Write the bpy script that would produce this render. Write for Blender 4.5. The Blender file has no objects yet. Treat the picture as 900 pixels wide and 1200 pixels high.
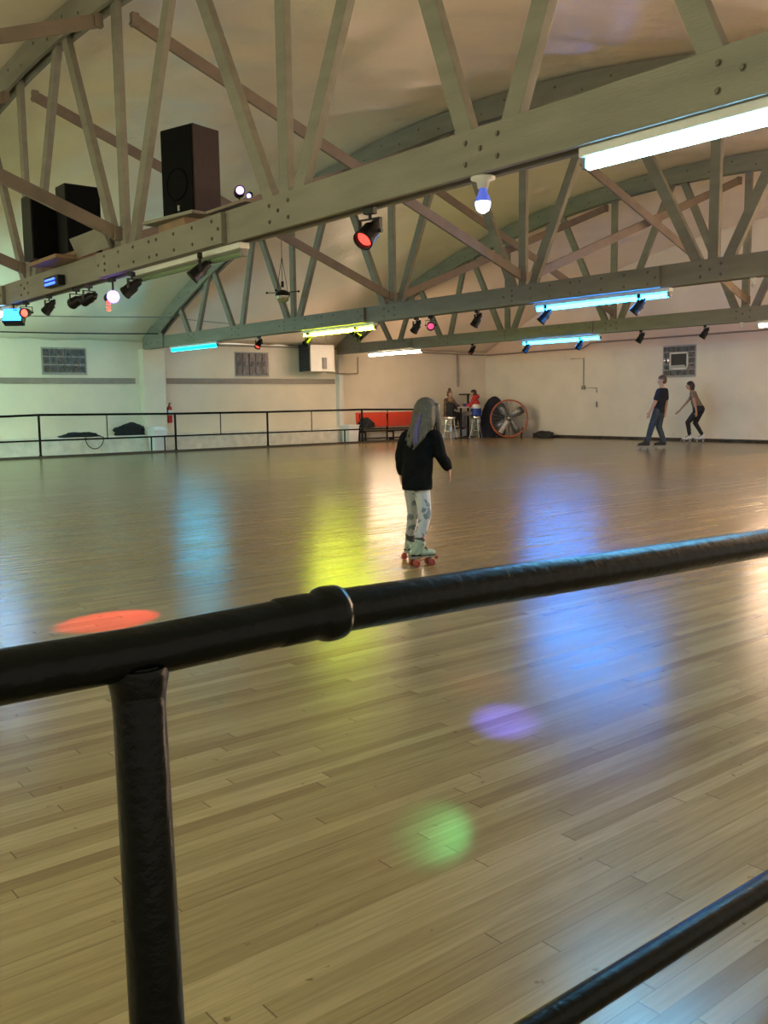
import bpy, bmesh, math, random
from mathutils import Vector, Matrix, noise
random.seed(7)
PI = math.pi
SC = bpy.context.scene
COL = SC.collection
R = math.radians

# ------------------------------------------------------------------ helpers
def V(*a): return Vector(a)

def link(o):
    COL.objects.link(o); return o

def tag(o, label=None, cat=None, group=None, kind=None):
    if label: o['label'] = label
    if cat: o['category'] = cat
    if group: o['group'] = group
    if kind: o['kind'] = kind
    return o

def thing(name, label, cat, loc=(0, 0, 0), rz=0.0, group=None):
    o = link(bpy.data.objects.new(name, None))
    o.location = loc; o.rotation_euler = (0, 0, rz); o.empty_display_size = .1
    return tag(o, label, cat, group)

class MB:
    """collects faces of one mesh; every face keeps a material slot"""
    def __init__(s):
        s.v = []; s.f = []; s.m = []; s.sm = []
    def add(s, vs, fs, m=0, smooth=False):
        b = len(s.v); s.v += [tuple(v) for v in vs]
        for f in fs:
            s.f.append([b + i for i in f]); s.m.append(m); s.sm.append(smooth)
    def box(s, c, size, m=0, rot=None):
        hx, hy, hz = size[0] / 2, size[1] / 2, size[2] / 2
        vs = [V(x, y, z) for x in (-hx, hx) for y in (-hy, hy) for z in (-hz, hz)]
        if rot is not None: vs = [rot @ v for v in vs]
        c = Vector(c); vs = [v + c for v in vs]
        s.add(vs, [(0, 1, 3, 2), (4, 6, 7, 5), (0, 4, 5, 1), (2, 3, 7, 6), (0, 2, 6, 4), (1, 5, 7, 3)], m)
    def span(s, a, b, m=0):
        s.box([(a[i] + b[i]) / 2 for i in range(3)], [abs(b[i] - a[i]) for i in range(3)], m)
    def bar(s, p0, p1, w, t, side=(1, 0, 0), m=0):
        """board from p0 to p1; t is its size along side, w across"""
        p0, p1 = Vector(p0), Vector(p1); d = (p1 - p0).normalized()
        sd = Vector(side); sd = (sd - d * sd.dot(d)).normalized(); n = d.cross(sd)
        vs = [p + sd * (t / 2 * i) + n * (w / 2 * j) for p in (p0, p1) for i, j in ((-1, -1), (1, -1), (1, 1), (-1, 1))]
        s.add(vs, [(0, 3, 2, 1), (4, 5, 6, 7), (0, 1, 5, 4), (1, 2, 6, 5), (2, 3, 7, 6), (3, 0, 4, 7)], m)
    def tube(s, p0, p1, r0, r1=None, n=12, m=0, caps=True):
        s.path([p0, p1], [r0, r0 if r1 is None else r1], n, m, caps)
    def path(s, pts, r, n=10, m=0, caps=True, closed=False):
        pts = [Vector(p) for p in pts]
        if not isinstance(r, (list, tuple)): r = [r] * len(pts)
        N = len(pts); rings = []; pu = None
        for i, p in enumerate(pts):
            if closed: d = pts[(i + 1) % N] - pts[i - 1]
            else: d = pts[min(i + 1, N - 1)] - pts[max(i - 1, 0)]
            d.normalize()
            if pu is None:
                pu = d.cross(V(0, 0, 1))
                if pu.length < .05: pu = d.cross(V(0, 1, 0))
            u = (pu - d * pu.dot(d)).normalized(); pu = u; w = d.cross(u)
            rings.append([p + (u * math.cos(2 * PI * k / n) + w * math.sin(2 * PI * k / n)) * r[i] for k in range(n)])
        vs = [v for q in rings for v in q]; fs = []
        for i in range(N if closed else N - 1):
            a, b = i * n, ((i + 1) % N) * n
            for k in range(n):
                fs.append((a + k, a + (k + 1) % n, b + (k + 1) % n, b + k))
        s.add(vs, fs, m, True)
        if caps and not closed:
            s.add(rings[0], [tuple(range(n - 1, -1, -1))], m); s.add(rings[-1], [tuple(range(n))], m)
    def lathe(s, prof, c=(0, 0, 0), n=24, m=0, rot=None, smooth=True):
        """prof: (radius, height) pairs about +Z"""
        c = Vector(c); vs = []; fs = []
        for r, h in prof:
            for k in range(n):
                v = V(r * math.cos(2 * PI * k / n), r * math.sin(2 * PI * k / n), h)
                if rot is not None: v = rot @ v
                vs.append(v + c)
        for i in range(len(prof) - 1):
            for k in range(n):
                fs.append((i * n + k, i * n + (k + 1) % n, (i + 1) * n + (k + 1) % n, (i + 1) * n + k))
        s.add(vs, fs, m, smooth)
    def ball(s, c, r, n=16, m=0, sc=(1, 1, 1), rot=None, lo=-1.0, hi=1.0):
        prof = []
        for i in range(n // 2 + 1):
            a = -PI / 2 + PI * i / (n // 2); z = math.sin(a)
            if lo <= z <= hi: prof.append((math.cos(a) * r + 1e-5, z * r))
        M = Matrix.Diagonal(Vector(sc))
        if rot is not None: M = rot @ M
        s.lathe(prof, c, n, m, M)
    def disc(s, c, axis, r, h, n=8, m=0):
        c = Vector(c); a = Vector(axis).normalized(); s.tube(c, c + a * h, r, r * .8, n, m)
    def build(s, name, mats, parent=None, bevel=0):
        me = bpy.data.meshes.new(name); me.from_pydata(s.v, [], s.f)
        if not isinstance(mats, (list, tuple)): mats = [mats]
        for x in mats: me.materials.append(x)
        me.polygons.foreach_set('material_index', s.m); me.polygons.foreach_set('use_smooth', s.sm)
        bm = bmesh.new(); bm.from_mesh(me); bmesh.ops.recalc_face_normals(bm, faces=bm.faces); bm.to_mesh(me); bm.free()
        me.update()
        o = link(bpy.data.objects.new(name, me))
        if parent: o.parent = parent
        if bevel:
            b = o.modifiers.new('bevel', 'BEVEL'); b.width = bevel; b.segments = 2; b.limit_method = 'ANGLE'
        return o

def dup(o, parent=None):
    c = o.copy(); COL.objects.link(c)
    if parent: c.parent = parent
    for ch in list(o.children): dup(ch, c)
    return c

# ------------------------------------------------------------------ materials
def srgb(r, g, b):
    f = lambda c: (c / 255 / 12.92) if c / 255 <= .04045 else ((c / 255 + .055) / 1.055) ** 2.4
    return (f(r), f(g), f(b), 1)

def nodes(name):
    m = bpy.data.materials.new(name); m.use_nodes = True
    nt = m.node_tree; return m, nt, nt.nodes['Principled BSDF']

def paint(name, col, rough=.5, var=.15, scale=3.0, metal=0, bump=0, bscale=40, coat=0, spec=.5, stretch=(1, 1, 1), dark=None, darkness=.5):
    m, nt, b = nodes(name)
    tc = nt.nodes.new('ShaderNodeTexCoord'); mp = nt.nodes.new('ShaderNodeMapping'); mp.inputs['Scale'].default_value = stretch
    nt.links.new(tc.outputs['Object'], mp.inputs['Vector'])
    n = nt.nodes.new('ShaderNodeTexNoise'); n.inputs['Scale'].default_value = scale; n.inputs['Detail'].default_value = 5
    nt.links.new(mp.outputs[0], n.inputs['Vector'])
    rp = nt.nodes.new('ShaderNodeValToRGB')
    lo = [max(0, c * (1 - var)) for c in col[:3]] + [1]; hi = [min(1, c * (1 + var)) for c in col[:3]] + [1]
    rp.color_ramp.elements[0].position = .3; rp.color_ramp.elements[1].position = .7
    rp.color_ramp.elements[0].color = lo; rp.color_ramp.elements[1].color = hi
    nt.links.new(n.outputs['Fac'], rp.inputs['Fac'])
    out = rp.outputs['Color']
    if dark:
        n2 = nt.nodes.new('ShaderNodeTexNoise'); n2.inputs['Scale'].default_value = dark; n2.inputs['Detail'].default_value = 8; n2.inputs['Roughness'].default_value = .7
        nt.links.new(mp.outputs[0], n2.inputs['Vector'])
        r2 = nt.nodes.new('ShaderNodeValToRGB'); r2.color_ramp.elements[0].position = .62; r2.color_ramp.elements[1].position = .74
        r2.color_ramp.elements[0].color = (1, 1, 1, 1); r2.color_ramp.elements[1].color = (1 - darkness, 1 - darkness, 1 - darkness * 1.05, 1)
        nt.links.new(n2.outputs['Fac'], r2.inputs['Fac'])
        mx = nt.nodes.new('ShaderNodeMix'); mx.data_type = 'RGBA'; mx.blend_type = 'MULTIPLY'; mx.inputs[0].default_value = 1
        nt.links.new(out, mx.inputs[6]); nt.links.new(r2.outputs['Color'], mx.inputs[7]); out = mx.outputs[2]
    nt.links.new(out, b.inputs['Base Color'])
    b.inputs['Roughness'].default_value = rough; b.inputs['Metallic'].default_value = metal
    b.inputs['Coat Weight'].default_value = coat; b.inputs['Specular IOR Level'].default_value = spec
    if bump:
        n3 = nt.nodes.new('ShaderNodeTexNoise'); n3.inputs['Scale'].default_value = bscale; n3.inputs['Detail'].default_value = 4
        nt.links.new(mp.outputs[0], n3.inputs['Vector'])
        bp = nt.nodes.new('ShaderNodeBump'); bp.inputs['Strength'].default_value = bump; bp.inputs['Distance'].default_value = .02
        nt.links.new(n3.outputs['Fac'], bp.inputs['Height']); nt.links.new(bp.outputs[0], b.inputs['Normal'])
    return m

def glow(name, col, strength):
    m, nt, b = nodes(name)
    b.inputs['Base Color'].default_value = (min(1, col[0]), min(1, col[1]), min(1, col[2]), 1)
    b.inputs['Emission Color'].default_value = (*col[:3], 1); b.inputs['Emission Strength'].default_value = strength
    b.inputs['Roughness'].default_value = .3
    return m

def floor_material():
    m, nt, b = nodes('maple_strip_floor')
    N = nt.nodes.new; L = nt.links.new
    tc = N('ShaderNodeTexCoord'); sp = N('ShaderNodeSeparateXYZ'); L(tc.outputs['Object'], sp.inputs[0])
    def math_(op, a, c=None, clamp=False):
        n = N('ShaderNodeMath'); n.operation = op; n.use_clamp = clamp
        for i, x in enumerate((a, c)):
            if x is None: continue
            if isinstance(x, (int, float)): n.inputs[i].default_value = x
            else: L(x, n.inputs[i])
        return n.outputs[0]
    W, LEN = .0572, 1.7
    yr = math_('DIVIDE', sp.outputs['Y'], W); row = math_('FLOOR', yr); fy = math_('FRACT', yr)
    wn = N('ShaderNodeTexWhiteNoise'); wn.noise_dimensions = '1D'; L(row, wn.inputs['W'])
    off = math_('MULTIPLY', wn.outputs['Value'], 7.3)
    xr = math_('ADD', math_('DIVIDE', sp.outputs['X'], LEN), off); idx = math_('FLOOR', xr); fx = math_('FRACT', xr)
    cb = N('ShaderNodeCombineXYZ'); L(row, cb.inputs[0]); L(idx, cb.inputs[1])
    wn2 = N('ShaderNodeTexWhiteNoise'); wn2.noise_dimensions = '2D'; L(cb.outputs[0], wn2.inputs['Vector'])
    rp = N('ShaderNodeValToRGB'); e = rp.color_ramp.elements
    e[0].color = (.22, .158, .078, 1); e[1].color = (.345, .27, .145, 1); e[0].position = 0; e[1].position = 1
    k = e.new(.25); k.color = (.27, .205, .104, 1); k = e.new(.7); k.color = (.295, .226, .117, 1)
    L(wn2.outputs['Value'], rp.inputs['Fac'])
    # grain
    mp = N('ShaderNodeMapping'); mp.inputs['Scale'].default_value = (1.2, 26, 1); L(tc.outputs['Object'], mp.inputs['Vector'])
    ad = N('ShaderNodeVectorMath'); ad.operation = 'ADD'; L(mp.outputs[0], ad.inputs[0]); L(wn2.outputs['Color'], ad.inputs[1])
    g = N('ShaderNodeTexNoise'); g.inputs['Scale'].default_value = 3; g.inputs['Detail'].default_value = 9; g.inputs['Roughness'].default_value = .65; L(ad.outputs[0], g.inputs['Vector'])
    gr = N('ShaderNodeValToRGB'); gr.color_ramp.elements[0].position = .3; gr.color_ramp.elements[1].position = .75
    gr.color_ramp.elements[0].color = (.72, .71, .69, 1); gr.color_ramp.elements[1].color = (1.08, 1.08, 1.08, 1); L(g.outputs['Fac'], gr.inputs['Fac'])
    mx = N('ShaderNodeMix'); mx.data_type = 'RGBA'; mx.blend_type = 'MULTIPLY'; mx.inputs[0].default_value = 1
    L(rp.outputs['Color'], mx.inputs[6]); L(gr.outputs['Color'], mx.inputs[7])
    # worn patches
    w = N('ShaderNodeTexNoise'); w.inputs['Scale'].default_value = .9; w.inputs['Detail'].default_value = 6; L(tc.outputs['Object'], w.inputs['Vector'])
    wr = N('ShaderNodeValToRGB'); wr.color_ramp.elements[0].position = .35; wr.color_ramp.elements[1].position = .7
    wr.color_ramp.elements[0].color = (.86, .86, .86, 1); wr.color_ramp.elements[1].color = (1.06, 1.05, 1.02, 1); L(w.outputs['Fac'], wr.inputs['Fac'])
    mx2 = N('ShaderNodeMix'); mx2.data_type = 'RGBA'; mx2.blend_type = 'MULTIPLY'; mx2.inputs[0].default_value = 1
    L(mx.outputs[2], mx2.inputs[6]); L(wr.outputs['Color'], mx2.inputs[7])
    # joints: strong on some rows only
    ey = math_('MINIMUM', fy, math_('SUBTRACT', 1.0, fy)); jy = math_('LESS_THAN', ey, .028)
    st = math_('ADD', .22, math_('MULTIPLY', math_('GREATER_THAN', wn.outputs['Value'], .72), .5))
    ex = math_('MINIMUM', fx, math_('SUBTRACT', 1.0, fx)); jx = math_('MULTIPLY', math_('LESS_THAN', ex, .0013), .65)
    jt = math_('MAXIMUM', math_('MULTIPLY', jy, st), jx)
    mx3 = N('ShaderNodeMix'); mx3.data_type = 'RGBA'; mx3.blend_type = 'MIX'; L(jt, mx3.inputs[0])
    L(mx2.outputs[2], mx3.inputs[6]); mx3.inputs[7].default_value = (.06, .04, .022, 1)
    # dark specks
    sn = N('ShaderNodeTexNoise'); sn.inputs['Scale'].default_value = 23; sn.inputs['Detail'].default_value = 3; L(tc.outputs['Object'], sn.inputs['Vector'])
    sr = N('ShaderNodeValToRGB'); sr.color_ramp.elements[0].position = .70; sr.color_ramp.elements[1].position = .75
    sr.color_ramp.elements[0].color = (1, 1, 1, 1); sr.color_ramp.elements[1].color = (.55, .5, .45, 1); L(sn.outputs['Fac'], sr.inputs['Fac'])
    mx4 = N('ShaderNodeMix'); mx4.data_type = 'RGBA'; mx4.blend_type = 'MULTIPLY'; mx4.inputs[0].default_value = 1
    L(mx3.outputs[2], mx4.inputs[6]); L(sr.outputs['Color'], mx4.inputs[7])
    L(mx4.outputs[2], b.inputs['Base Color'])
    rr = math_('ADD', .215, math_('MULTIPLY', wn2.outputs['Value'], .05)); L(rr, b.inputs['Roughness'])
    b.inputs['Specular IOR Level'].default_value = .5
    # plank-to-plank unevenness
    hb = math_('ADD', math_('MULTIPLY', wn2.outputs['Value'], .35), math_('MULTIPLY', math_('SINE', math_('MULTIPLY', fy, PI)), .25))
    lw = N('ShaderNodeTexNoise'); lw.inputs['Scale'].default_value = 3.5; lw.inputs['Detail'].default_value = 2
    mp2 = N('ShaderNodeMapping'); mp2.inputs['Scale'].default_value = (.4, 1.6, 1); L(tc.outputs['Object'], mp2.inputs['Vector']); L(mp2.outputs[0], lw.inputs['Vector'])
    hh = math_('ADD', math_('MULTIPLY', hb, .6), math_('MULTIPLY', lw.outputs['Fac'], 1.6))
    bp = N('ShaderNodeBump'); bp.inputs['Strength'].default_value = .10; bp.inputs['Distance'].default_value = .004
    L(hh, bp.inputs['Height']); L(bp.outputs[0], b.inputs['Normal'])
    return m

M = {}
M['floor'] = floor_material()
M['wall'] = paint('cream_block_wall', (.76, .70, .57, 1), .55, .06, 1.2, bump=.25, bscale=9, dark=3.1, darkness=.12)
M['ledge'] = paint('whitewashed_footing', (.76, .74, .66, 1), .7, .14, 5, bump=.5, bscale=18, dark=5, darkness=.35)
M['gable'] = paint('gable_lining', (.76, .66, .54, 1), .6, .06, 1.0, bump=.2, bscale=4)
M['membrane'] = paint('sagging_ceiling_membrane', (.84, .73, .60, 1), .36, .05, .8, bump=.8, bscale=4.5, dark=.9, darkness=.10)
M['timber'] = paint('painted_truss_timber', (.225, .214, .175, 1), .6, .12, 3, bump=.3, bscale=25, stretch=(3, .5, 3), dark=6, darkness=.2)
M['brace'] = paint('brown_painted_brace', (.20, .16, .125, 1), .6, .12, 4, bump=.2, bscale=25)
M['bolt'] = paint('bolt_iron', (.16, .145, .115, 1), .5, .2, 30, metal=.6)
M['band'] = paint('grey_brown_wall_rail', (.27, .235, .20, 1), .5, .1, 6)
M['black'] = paint('gloss_black_pipe_paint', (.0015, .003, .0025, 1), .27, .3, 20, spec=.16, bump=.12, bscale=60)
M['blackrough'] = paint('black_painted_metal', (.007, .007, .007, 1), .45, .3, 15, spec=.3)
M['curb'] = paint('dark_kick_board', (.05, .04, .03, 1), .6, .3, 8)
M['blacksoft'] = paint('black_cloth', (.010, .012, .016, 1), .9, .3, 12)
M['white'] = paint('white_enamel', (.72, .72, .68, 1), .4, .05, 5)
M['whiteplastic'] = paint('white_plastic_bin', (.82, .85, .87, 1), .45, .04, 3)
M['chrome'] = paint('chrome', (.75, .75, .75, 1), .15, .05, 5, metal=1)
M['steel'] = paint('dull_steel', (.30, .30, .28, 1), .4, .1, 8, metal=.8)
M['grey'] = paint('grey_metal', (.20, .20, .20, 1), .5, .1, 8)
M['lightgrey'] = paint('light_grey_motor', (.45, .42, .36, 1), .5, .1, 8)
M['red'] = paint('red_enamel', (.45, .02, .015, 1), .35, .1, 6)
M['redboard'] = paint('red_orange_seat_back', (.62, .055, .025, 1), .4, .08, 3)
M['orange'] = paint('orange_enamel_rim', (.42, .10, .035, 1), .45, .15, 6)
M['woodbrown'] = paint('walnut_cabinet', (.026, .015, .013, 1), .55, .25, 8, spec=.25, stretch=(8, 8, .8))
M['shelfwood'] = paint('raw_shelf_board', (.26, .16, .09, 1), .6, .2, 6)
M['grille'] = paint('speaker_grille', (.0025, .003, .0035, 1), .8, .5, 90, spec=.12)
M['glass'] = paint('glass_block', (.075, .075, .08, 1), .16, .5, 9, bump=1, bscale=16, coat=.2, spec=.6)
M['mortar'] = paint('block_mortar', (.33, .32, .30, 1), .8, .1, 12)
M['dark'] = paint('dark_opening', (.010, .011, .012, 1), .5, .2, 8)
M['louver'] = paint('dark_louvre', (.03, .035, .04, 1), .5, .2, 8)
M['cable'] = paint('black_cable', (.012, .012, .012, 1), .6, .2, 8)
M['tube_off'] = paint('unlit_tube_green_reflection', (.16, .24, .13, 1), .12, .05, 4, coat=.6)  # green light reflected by the unlit tube, painted into its base colour
M['mirror'] = paint('mirror_ball', (.7, .7, .62, 1), .12, .1, 10, metal=1, bump=.8, bscale=30)
M['navy'] = paint('navy_cover', (.010, .012, .028, 1), .85, .3, 5, bump=.5, bscale=6)
M['cyanled'] = glow('blue_led', (.03, .09, 1), .6)

# people
M['skin'] = paint('skin', (.48, .28, .20, 1), .55, .06, 14)
M['skin2'] = paint('skin_tan', (.42, .25, .18, 1), .55, .06, 14)
M['hoodie'] = paint('black_hoodie', (.0028, .004, .005, 1), .9, .35, 14, spec=.15, bump=.3, bscale=30)
M['hair'] = paint('ash_blond_hair', (.075, .072, .058, 1), .5, .6, 6, stretch=(26, 26, 1.2), bump=.5, bscale=12)
M['hairviolet'] = paint('violet_hair', (.085, .065, .21, 1), .45, .4, 6, stretch=(26, 26, 1.2), bump=.4, bscale=12)
M['hairdark'] = paint('dark_hair', (.022, .015, .012, 1), .5, .4, 12)
M['hairbrown'] = paint('brown_hair', (.09, .05, .03, 1), .5, .3, 12)
M['hairblond'] = paint('sandy_hair', (.22, .13, .07, 1), .5, .3, 12)
M['boot'] = paint('pale_green_boot', (.25, .34, .27, 1), .45, .1, 9, dark=9, darkness=.25)
M['bootblack'] = paint('black_boot', (.012, .012, .014, 1), .45, .2, 9)
M['bootwhite'] = paint('white_boot', (.68, .69, .70, 1), .45, .06, 9)
M['sock'] = paint('charcoal_sock', (.05, .055, .06, 1), .9, .15, 14)
M['wheel'] = paint('red_urethane_wheel', (.27, .035, .028, 1), .4, .15, 9)
M['wheelgrey'] = paint('grey_wheel', (.22, .21, .20, 1), .4, .15, 9)
M['jeans'] = paint('blue_jeans', (.035, .055, .09, 1), .85, .2, 12)
M['tee'] = paint('navy_tee', (.008, .014, .030, 1), .9, .2, 12)
M['taupe'] = paint('grey_brown_top', (.20, .155, .13, 1), .85, .15, 12)
M['legging'] = paint('black_legging', (.007, .007, .012, 1), .7, .2, 12)
M['greypants'] = paint('grey_pants', (.24, .22, .21, 1), .85, .15, 10)
M['fur'] = paint('tan_fleece', (.13, .085, .055, 1), .95, .35, 14)
M['jred'] = paint('red_jacket', (.45, .025, .03, 1), .6, .12, 8)
M['jwhite'] = paint('white_jacket_stripe', (.70, .70, .70, 1), .6, .05, 8)
M['jblue'] = paint('blue_jacket', (.02, .05, .28, 1), .6, .12, 8)
M['eyewhite'] = paint('eye_white', (.75, .73, .70, 1), .2, .02, 3)
M['pupil'] = paint('eye_iris', (.02, .015, .012, 1), .15, .1, 3)
M['lip'] = paint('lip', (.36, .12, .10, 1), .5, .08, 20)

def legging_print():
    m, nt, b = nodes('white_printed_legging')
    N = nt.nodes.new; L = nt.links.new
    tc = N('ShaderNodeTexCoord'); vo = N('ShaderNodeTexVoronoi'); vo.inputs['Scale'].default_value = 13
    n = N('ShaderNodeTexNoise'); n.inputs['Scale'].default_value = 22
    ad = N('ShaderNodeMix'); ad.data_type = 'RGBA'; ad.inputs[0].default_value = .08
    L(tc.outputs['Object'], n.inputs['Vector']); L(tc.outputs['Object'], ad.inputs[6]); L(n.outputs['Color'], ad.inputs[7]); L(ad.outputs[2], vo.inputs['Vector'])
    rp = N('ShaderNodeValToRGB'); e = rp.color_ramp.elements
    e[0].position = .30; e[0].color = (.14, .19, .23, 1); e[1].position = .40; e[1].color = (.42, .46, .50, 1)
    L(vo.outputs['Distance'], rp.inputs['Fac']); L(rp.outputs['Color'], b.inputs['Base Color']); b.inputs['Roughness'].default_value = .8
    return m
M['print'] = legging_print()

def tube_mat(name, col, s): return glow(name, col, s)
TS = 15.0
T = {
 'cyan': tube_mat('cyan_tube_light', (.0, .50, .80), TS * .5),
 'yellow': tube_mat('yellow_tube_light', (.62, .72, .016), TS * 1.1),
 'blue': tube_mat('blue_tube_light', (.007, .28, 1.0), TS * .8),
 'sky': tube_mat('sky_blue_tube_light', (.007, .28, 1.0), TS * .75),
 'icy': tube_mat('icy_blue_tube_light', (.16, .58, .95), TS * .85),
 'warm': tube_mat('warm_white_tube_light', (1.0, .70, .48), TS * 1.3),
 'warmer': tube_mat('strong_warm_tube_light', (1.0, .72, .48), TS * 5.5),
 'dimblue': tube_mat('dim_blue_tube_light', (.25, .55, 1.0), TS * .55),
 'mint': tube_mat('mint_tube_light', (.50, 1.0, .82), TS * 2.4),
 'green': tube_mat('green_tube_light', (.62, 1.0, .72), TS * 1.7),
 'lime': tube_mat('yellow_green_tube_light', (.88, .94, .55), TS * 1.45),
}

# ------------------------------------------------------------------ the shell
WY, WX = 24.7, 24.7           # side wall with the windows, far gable wall
XMIN, YMIN = -6.0, -1.2
def arc(y):
    d = min(abs(y - 12.1), 13.6)
    return 6.14 - 26.5 + math.sqrt(26.5 ** 2 - d * d)

mb = MB(); mb.span((XMIN, YMIN, -.2), (WX + .3, WY + .3, 0)); tag(mb.build('floor', M['floor']), 'honey coloured maple strip skating floor', 'floor', kind='structure')
mb = MB(); mb.span((XMIN, WY, 0), (WX + .3, WY + .3, 3.04)); tag(mb.build('wall_left', M['wall']), 'cream painted block wall with glass block windows', 'wall', kind='structure')
mb = MB(); mb.span((WX, YMIN, 0), (WX + .3, WY, 2.84)); tag(mb.build('wall_far', M['wall']), 'cream painted far end wall behind the two skaters', 'wall', kind='structure')
mb = MB()
ys = [YMIN + (WY + .1 - YMIN) * i / 40 for i in range(41)]
vs = [(WX + .03, y, 2.84) for y in ys] + [(WX + .03, y, arc(y) + .12) for y in ys] + [(WX + .3, y, 2.84) for y in ys] + [(WX + .3, y, arc(y) + .12) for y in ys]
fs = []
for i in range(40):
    fs += [(i, i + 1, 42 + i, 41 + i), (82 + i, 123 + i, 124 + i, 83 + i), (41 + i, 42 + i, 124 + i, 123 + i), (i, 82 + i, 83 + i, i + 1)]
mb.add(vs, fs); tag(mb.build('wall_gable', M['gable']), 'arched gable lining above the far end wall', 'wall', kind='structure')

# ceiling membrane: follows the bow of the trusses, billows between them
mb = MB(); NX, NY = 205, 150
TX = [-2.0, 4.695, 11.395, 17.995, 24.7]
def memb(x, y):
    z = arc(y) + .06
    k = min(abs(x - t) for t in TX); f = min(1, k / 1.2)
    n = noise.noise(V(x * .45, y * .35, 3.1)) * .12 + noise.noise(V(x * 1.3, y * .9, 9.7)) * .045 + noise.noise(V(x * .8 + y * 1.1, y * .25, 1.7)) * .05 - abs(noise.noise(V(x * .9 + 3, y * 1.5 + x * .5, 5.5))) * .09
    return z + f * (n + .05) 
for i in range(NX):
    for j in range(NY):
        x = XMIN + (WX + .1 - XMIN) * i / (NX - 1); y = YMIN + (WY + .05 - YMIN) * j / (NY - 1)
        mb.v.append((x, y, memb(x, y)))
for i in range(NX - 1):
    for j in range(NY - 1):
        mb.f.append([i * NY + j, i * NY + j + 1, (i + 1) * NY + j + 1, (i + 1) * NY + j]); mb.m.append(0); mb.sm.append(True)
o = mb.build('ceiling', M['membrane']); tag(o, 'tan wrinkled membrane ceiling over bowed trusses', 'ceiling', kind='structure')
sd = o.modifiers.new('thickness', 'SOLIDIFY'); sd.thickness = .05; sd.offset = 1

# footing ledge, pier, rails on the side wall
mb = MB(); mb.span((XMIN, 24.35, 0), (WX, WY, .47))
for i in range(140):
    x = XMIN + random.random() * 30; mb.ball((x, 24.42 + random.random() * .2, .47), random.uniform(.012, .035), 6, 0, (1.6, 1, .7))
tag(mb.build('trim_1', M['ledge']), 'rough whitewashed footing ledge along the side wall', 'wall ledge', kind='structure')
mb = MB(); mb.span((11.2, 24.42, .47), (11.86, WY, 2.81)); tag(mb.build('trim_2', M['wall'], bevel=.01), 'cream wall pier under the second truss', 'pier', kind='structure')
mb = MB(); mb.span((XMIN, 24.66, 1.88), (11.07, WY, 2.03)); tag(mb.build('trim_3', M['band']), 'grey brown board on the wall before the pier', 'wall board', kind='structure')
mb = MB(); mb.span((12.02, 24.66, 1.88), (17.86, WY, 2.035)); tag(mb.build('trim_4', M['band']), 'grey brown board on the wall past the pier', 'wall board', kind='structure')
mb = MB(); mb.span((17.92, 24.52, .47), (18.09, WY, 2.81)); tag(mb.build('trim_5', M['white'], bevel=.01), 'slim white post under the third truss', 'post', kind='structure')
mb = MB(); mb.span((XMIN, 23.62, 0), (21.3, 23.78, .055)); tag(mb.build('baseboard_left', M['curb']), 'dark kick board at the edge of the rink', 'baseboard', kind='structure')
mb = MB(); mb.span((WX - .05, YMIN, 0), (WX, 22.0, .09))
for i in range(60):
    y = 13 + random.random() * 9; mb.ball((WX - .06, y, .05), random.uniform(.03, .06), 6, 0, (1, 2, .8))
tag(mb.build('baseboard_far', M['curb']), 'dark scuffed baseboard under the far end wall', 'baseboard', kind='structure')

def block_window(name, label, plane, a0, a1, z0, z1, na, nz, vent=False, stripes=False):
    """glass blocks in mortar; plane 'y' = on the side wall, 'x' = on the gable end"""
    root = thing(name, label, 'window', (((a0 + a1) / 2, WY, z0) if plane == 'y' else (WX, (a0 + a1) / 2, z0)))
    root['kind'] = 'structure'
    P = (lambda a, d, z: (a - (a0 + a1) / 2, -d, z - z0)) if plane == 'y' else (lambda a, d, z: (-d, a - (a0 + a1) / 2, z - z0))
    fr = MB(); g = MB()
    def sp(m_, a, b, d0, d1, z, w):
        m_.span(P(a, d0, z), P(b, d1, w))
    da, dz = (a1 - a0) / na, (z1 - z0) / nz
    sp(fr, a0 - .03, a1 + .03, 0, .012, z0 - .03, z1 + .03)
    sp(fr, a0 - .03, a1 + .03, .01, .05, z0 - .05, z0 - .03)
    va0, va1, vz0, vz1 = a0 + da, a1 - da, z0 + dz, z1 - dz
    for i in range(na):
        for j in range(nz):
            ca, cz = a0 + (i + .5) * da, z0 + (j + .5) * dz
            if vent and va0 < ca < va1 and vz0 < cz < vz1: continue
            mw = .024 if not stripes else .035
            s = P(ca, .02, cz)
            size = (da - mw, .03, dz - (.024 if not stripes else .008)) if plane == 'y' else (.03, da - mw, dz - .024)
            g.box(s, size)
            ax = V(0, -1, 0) if plane == 'y' else V(-1, 0, 0)
            rot = ax.to_track_quat('Z', 'Y').to_matrix()
            g.ball(P(ca, .034, cz), min(da, dz) * .33, 10, 0, (1, 1, .28), rot)
    if plane == 'y': fr_o = fr.build('mortar_frame', M['mortar'], root)
    else: fr_o = fr.build('mortar_frame', M['mortar'], root)
    g.build('glass_blocks', M['glass'], root, bevel=.012)
    if vent:
        v = MB()
        sp(v, va0 + .01, va1 - .01, .0, .05, vz0 + .01, vz0 + .05); sp(v, va0 + .01, va1 - .01, .0, .05, vz1 - .05, vz1 - .01)
        sp(v, va0 + .01, va0 + .05, .0, .05, vz0 + .01, vz1 - .01); sp(v, va1 - .05, va1 - .01, .0, .05, vz0 + .01, vz1 - .01)
        v.build('vent_frame', M['white'], root)
        v = MB(); sp(v, va0 + .05, va1 - .05, .0, .02, vz0 + .05, vz1 - .05)
        v.build('vent_opening', M['dark'], root)
        v = MB(); rot = Matrix.Rotation(R(35), 3, 'Y')
        v.box(P((va0 + va1) / 2, .07, vz0 + .08), (.16, va1 - va0 - .12, .012), 0, rot); v.build('vent_flap', M['white'], root)
    return root
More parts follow.
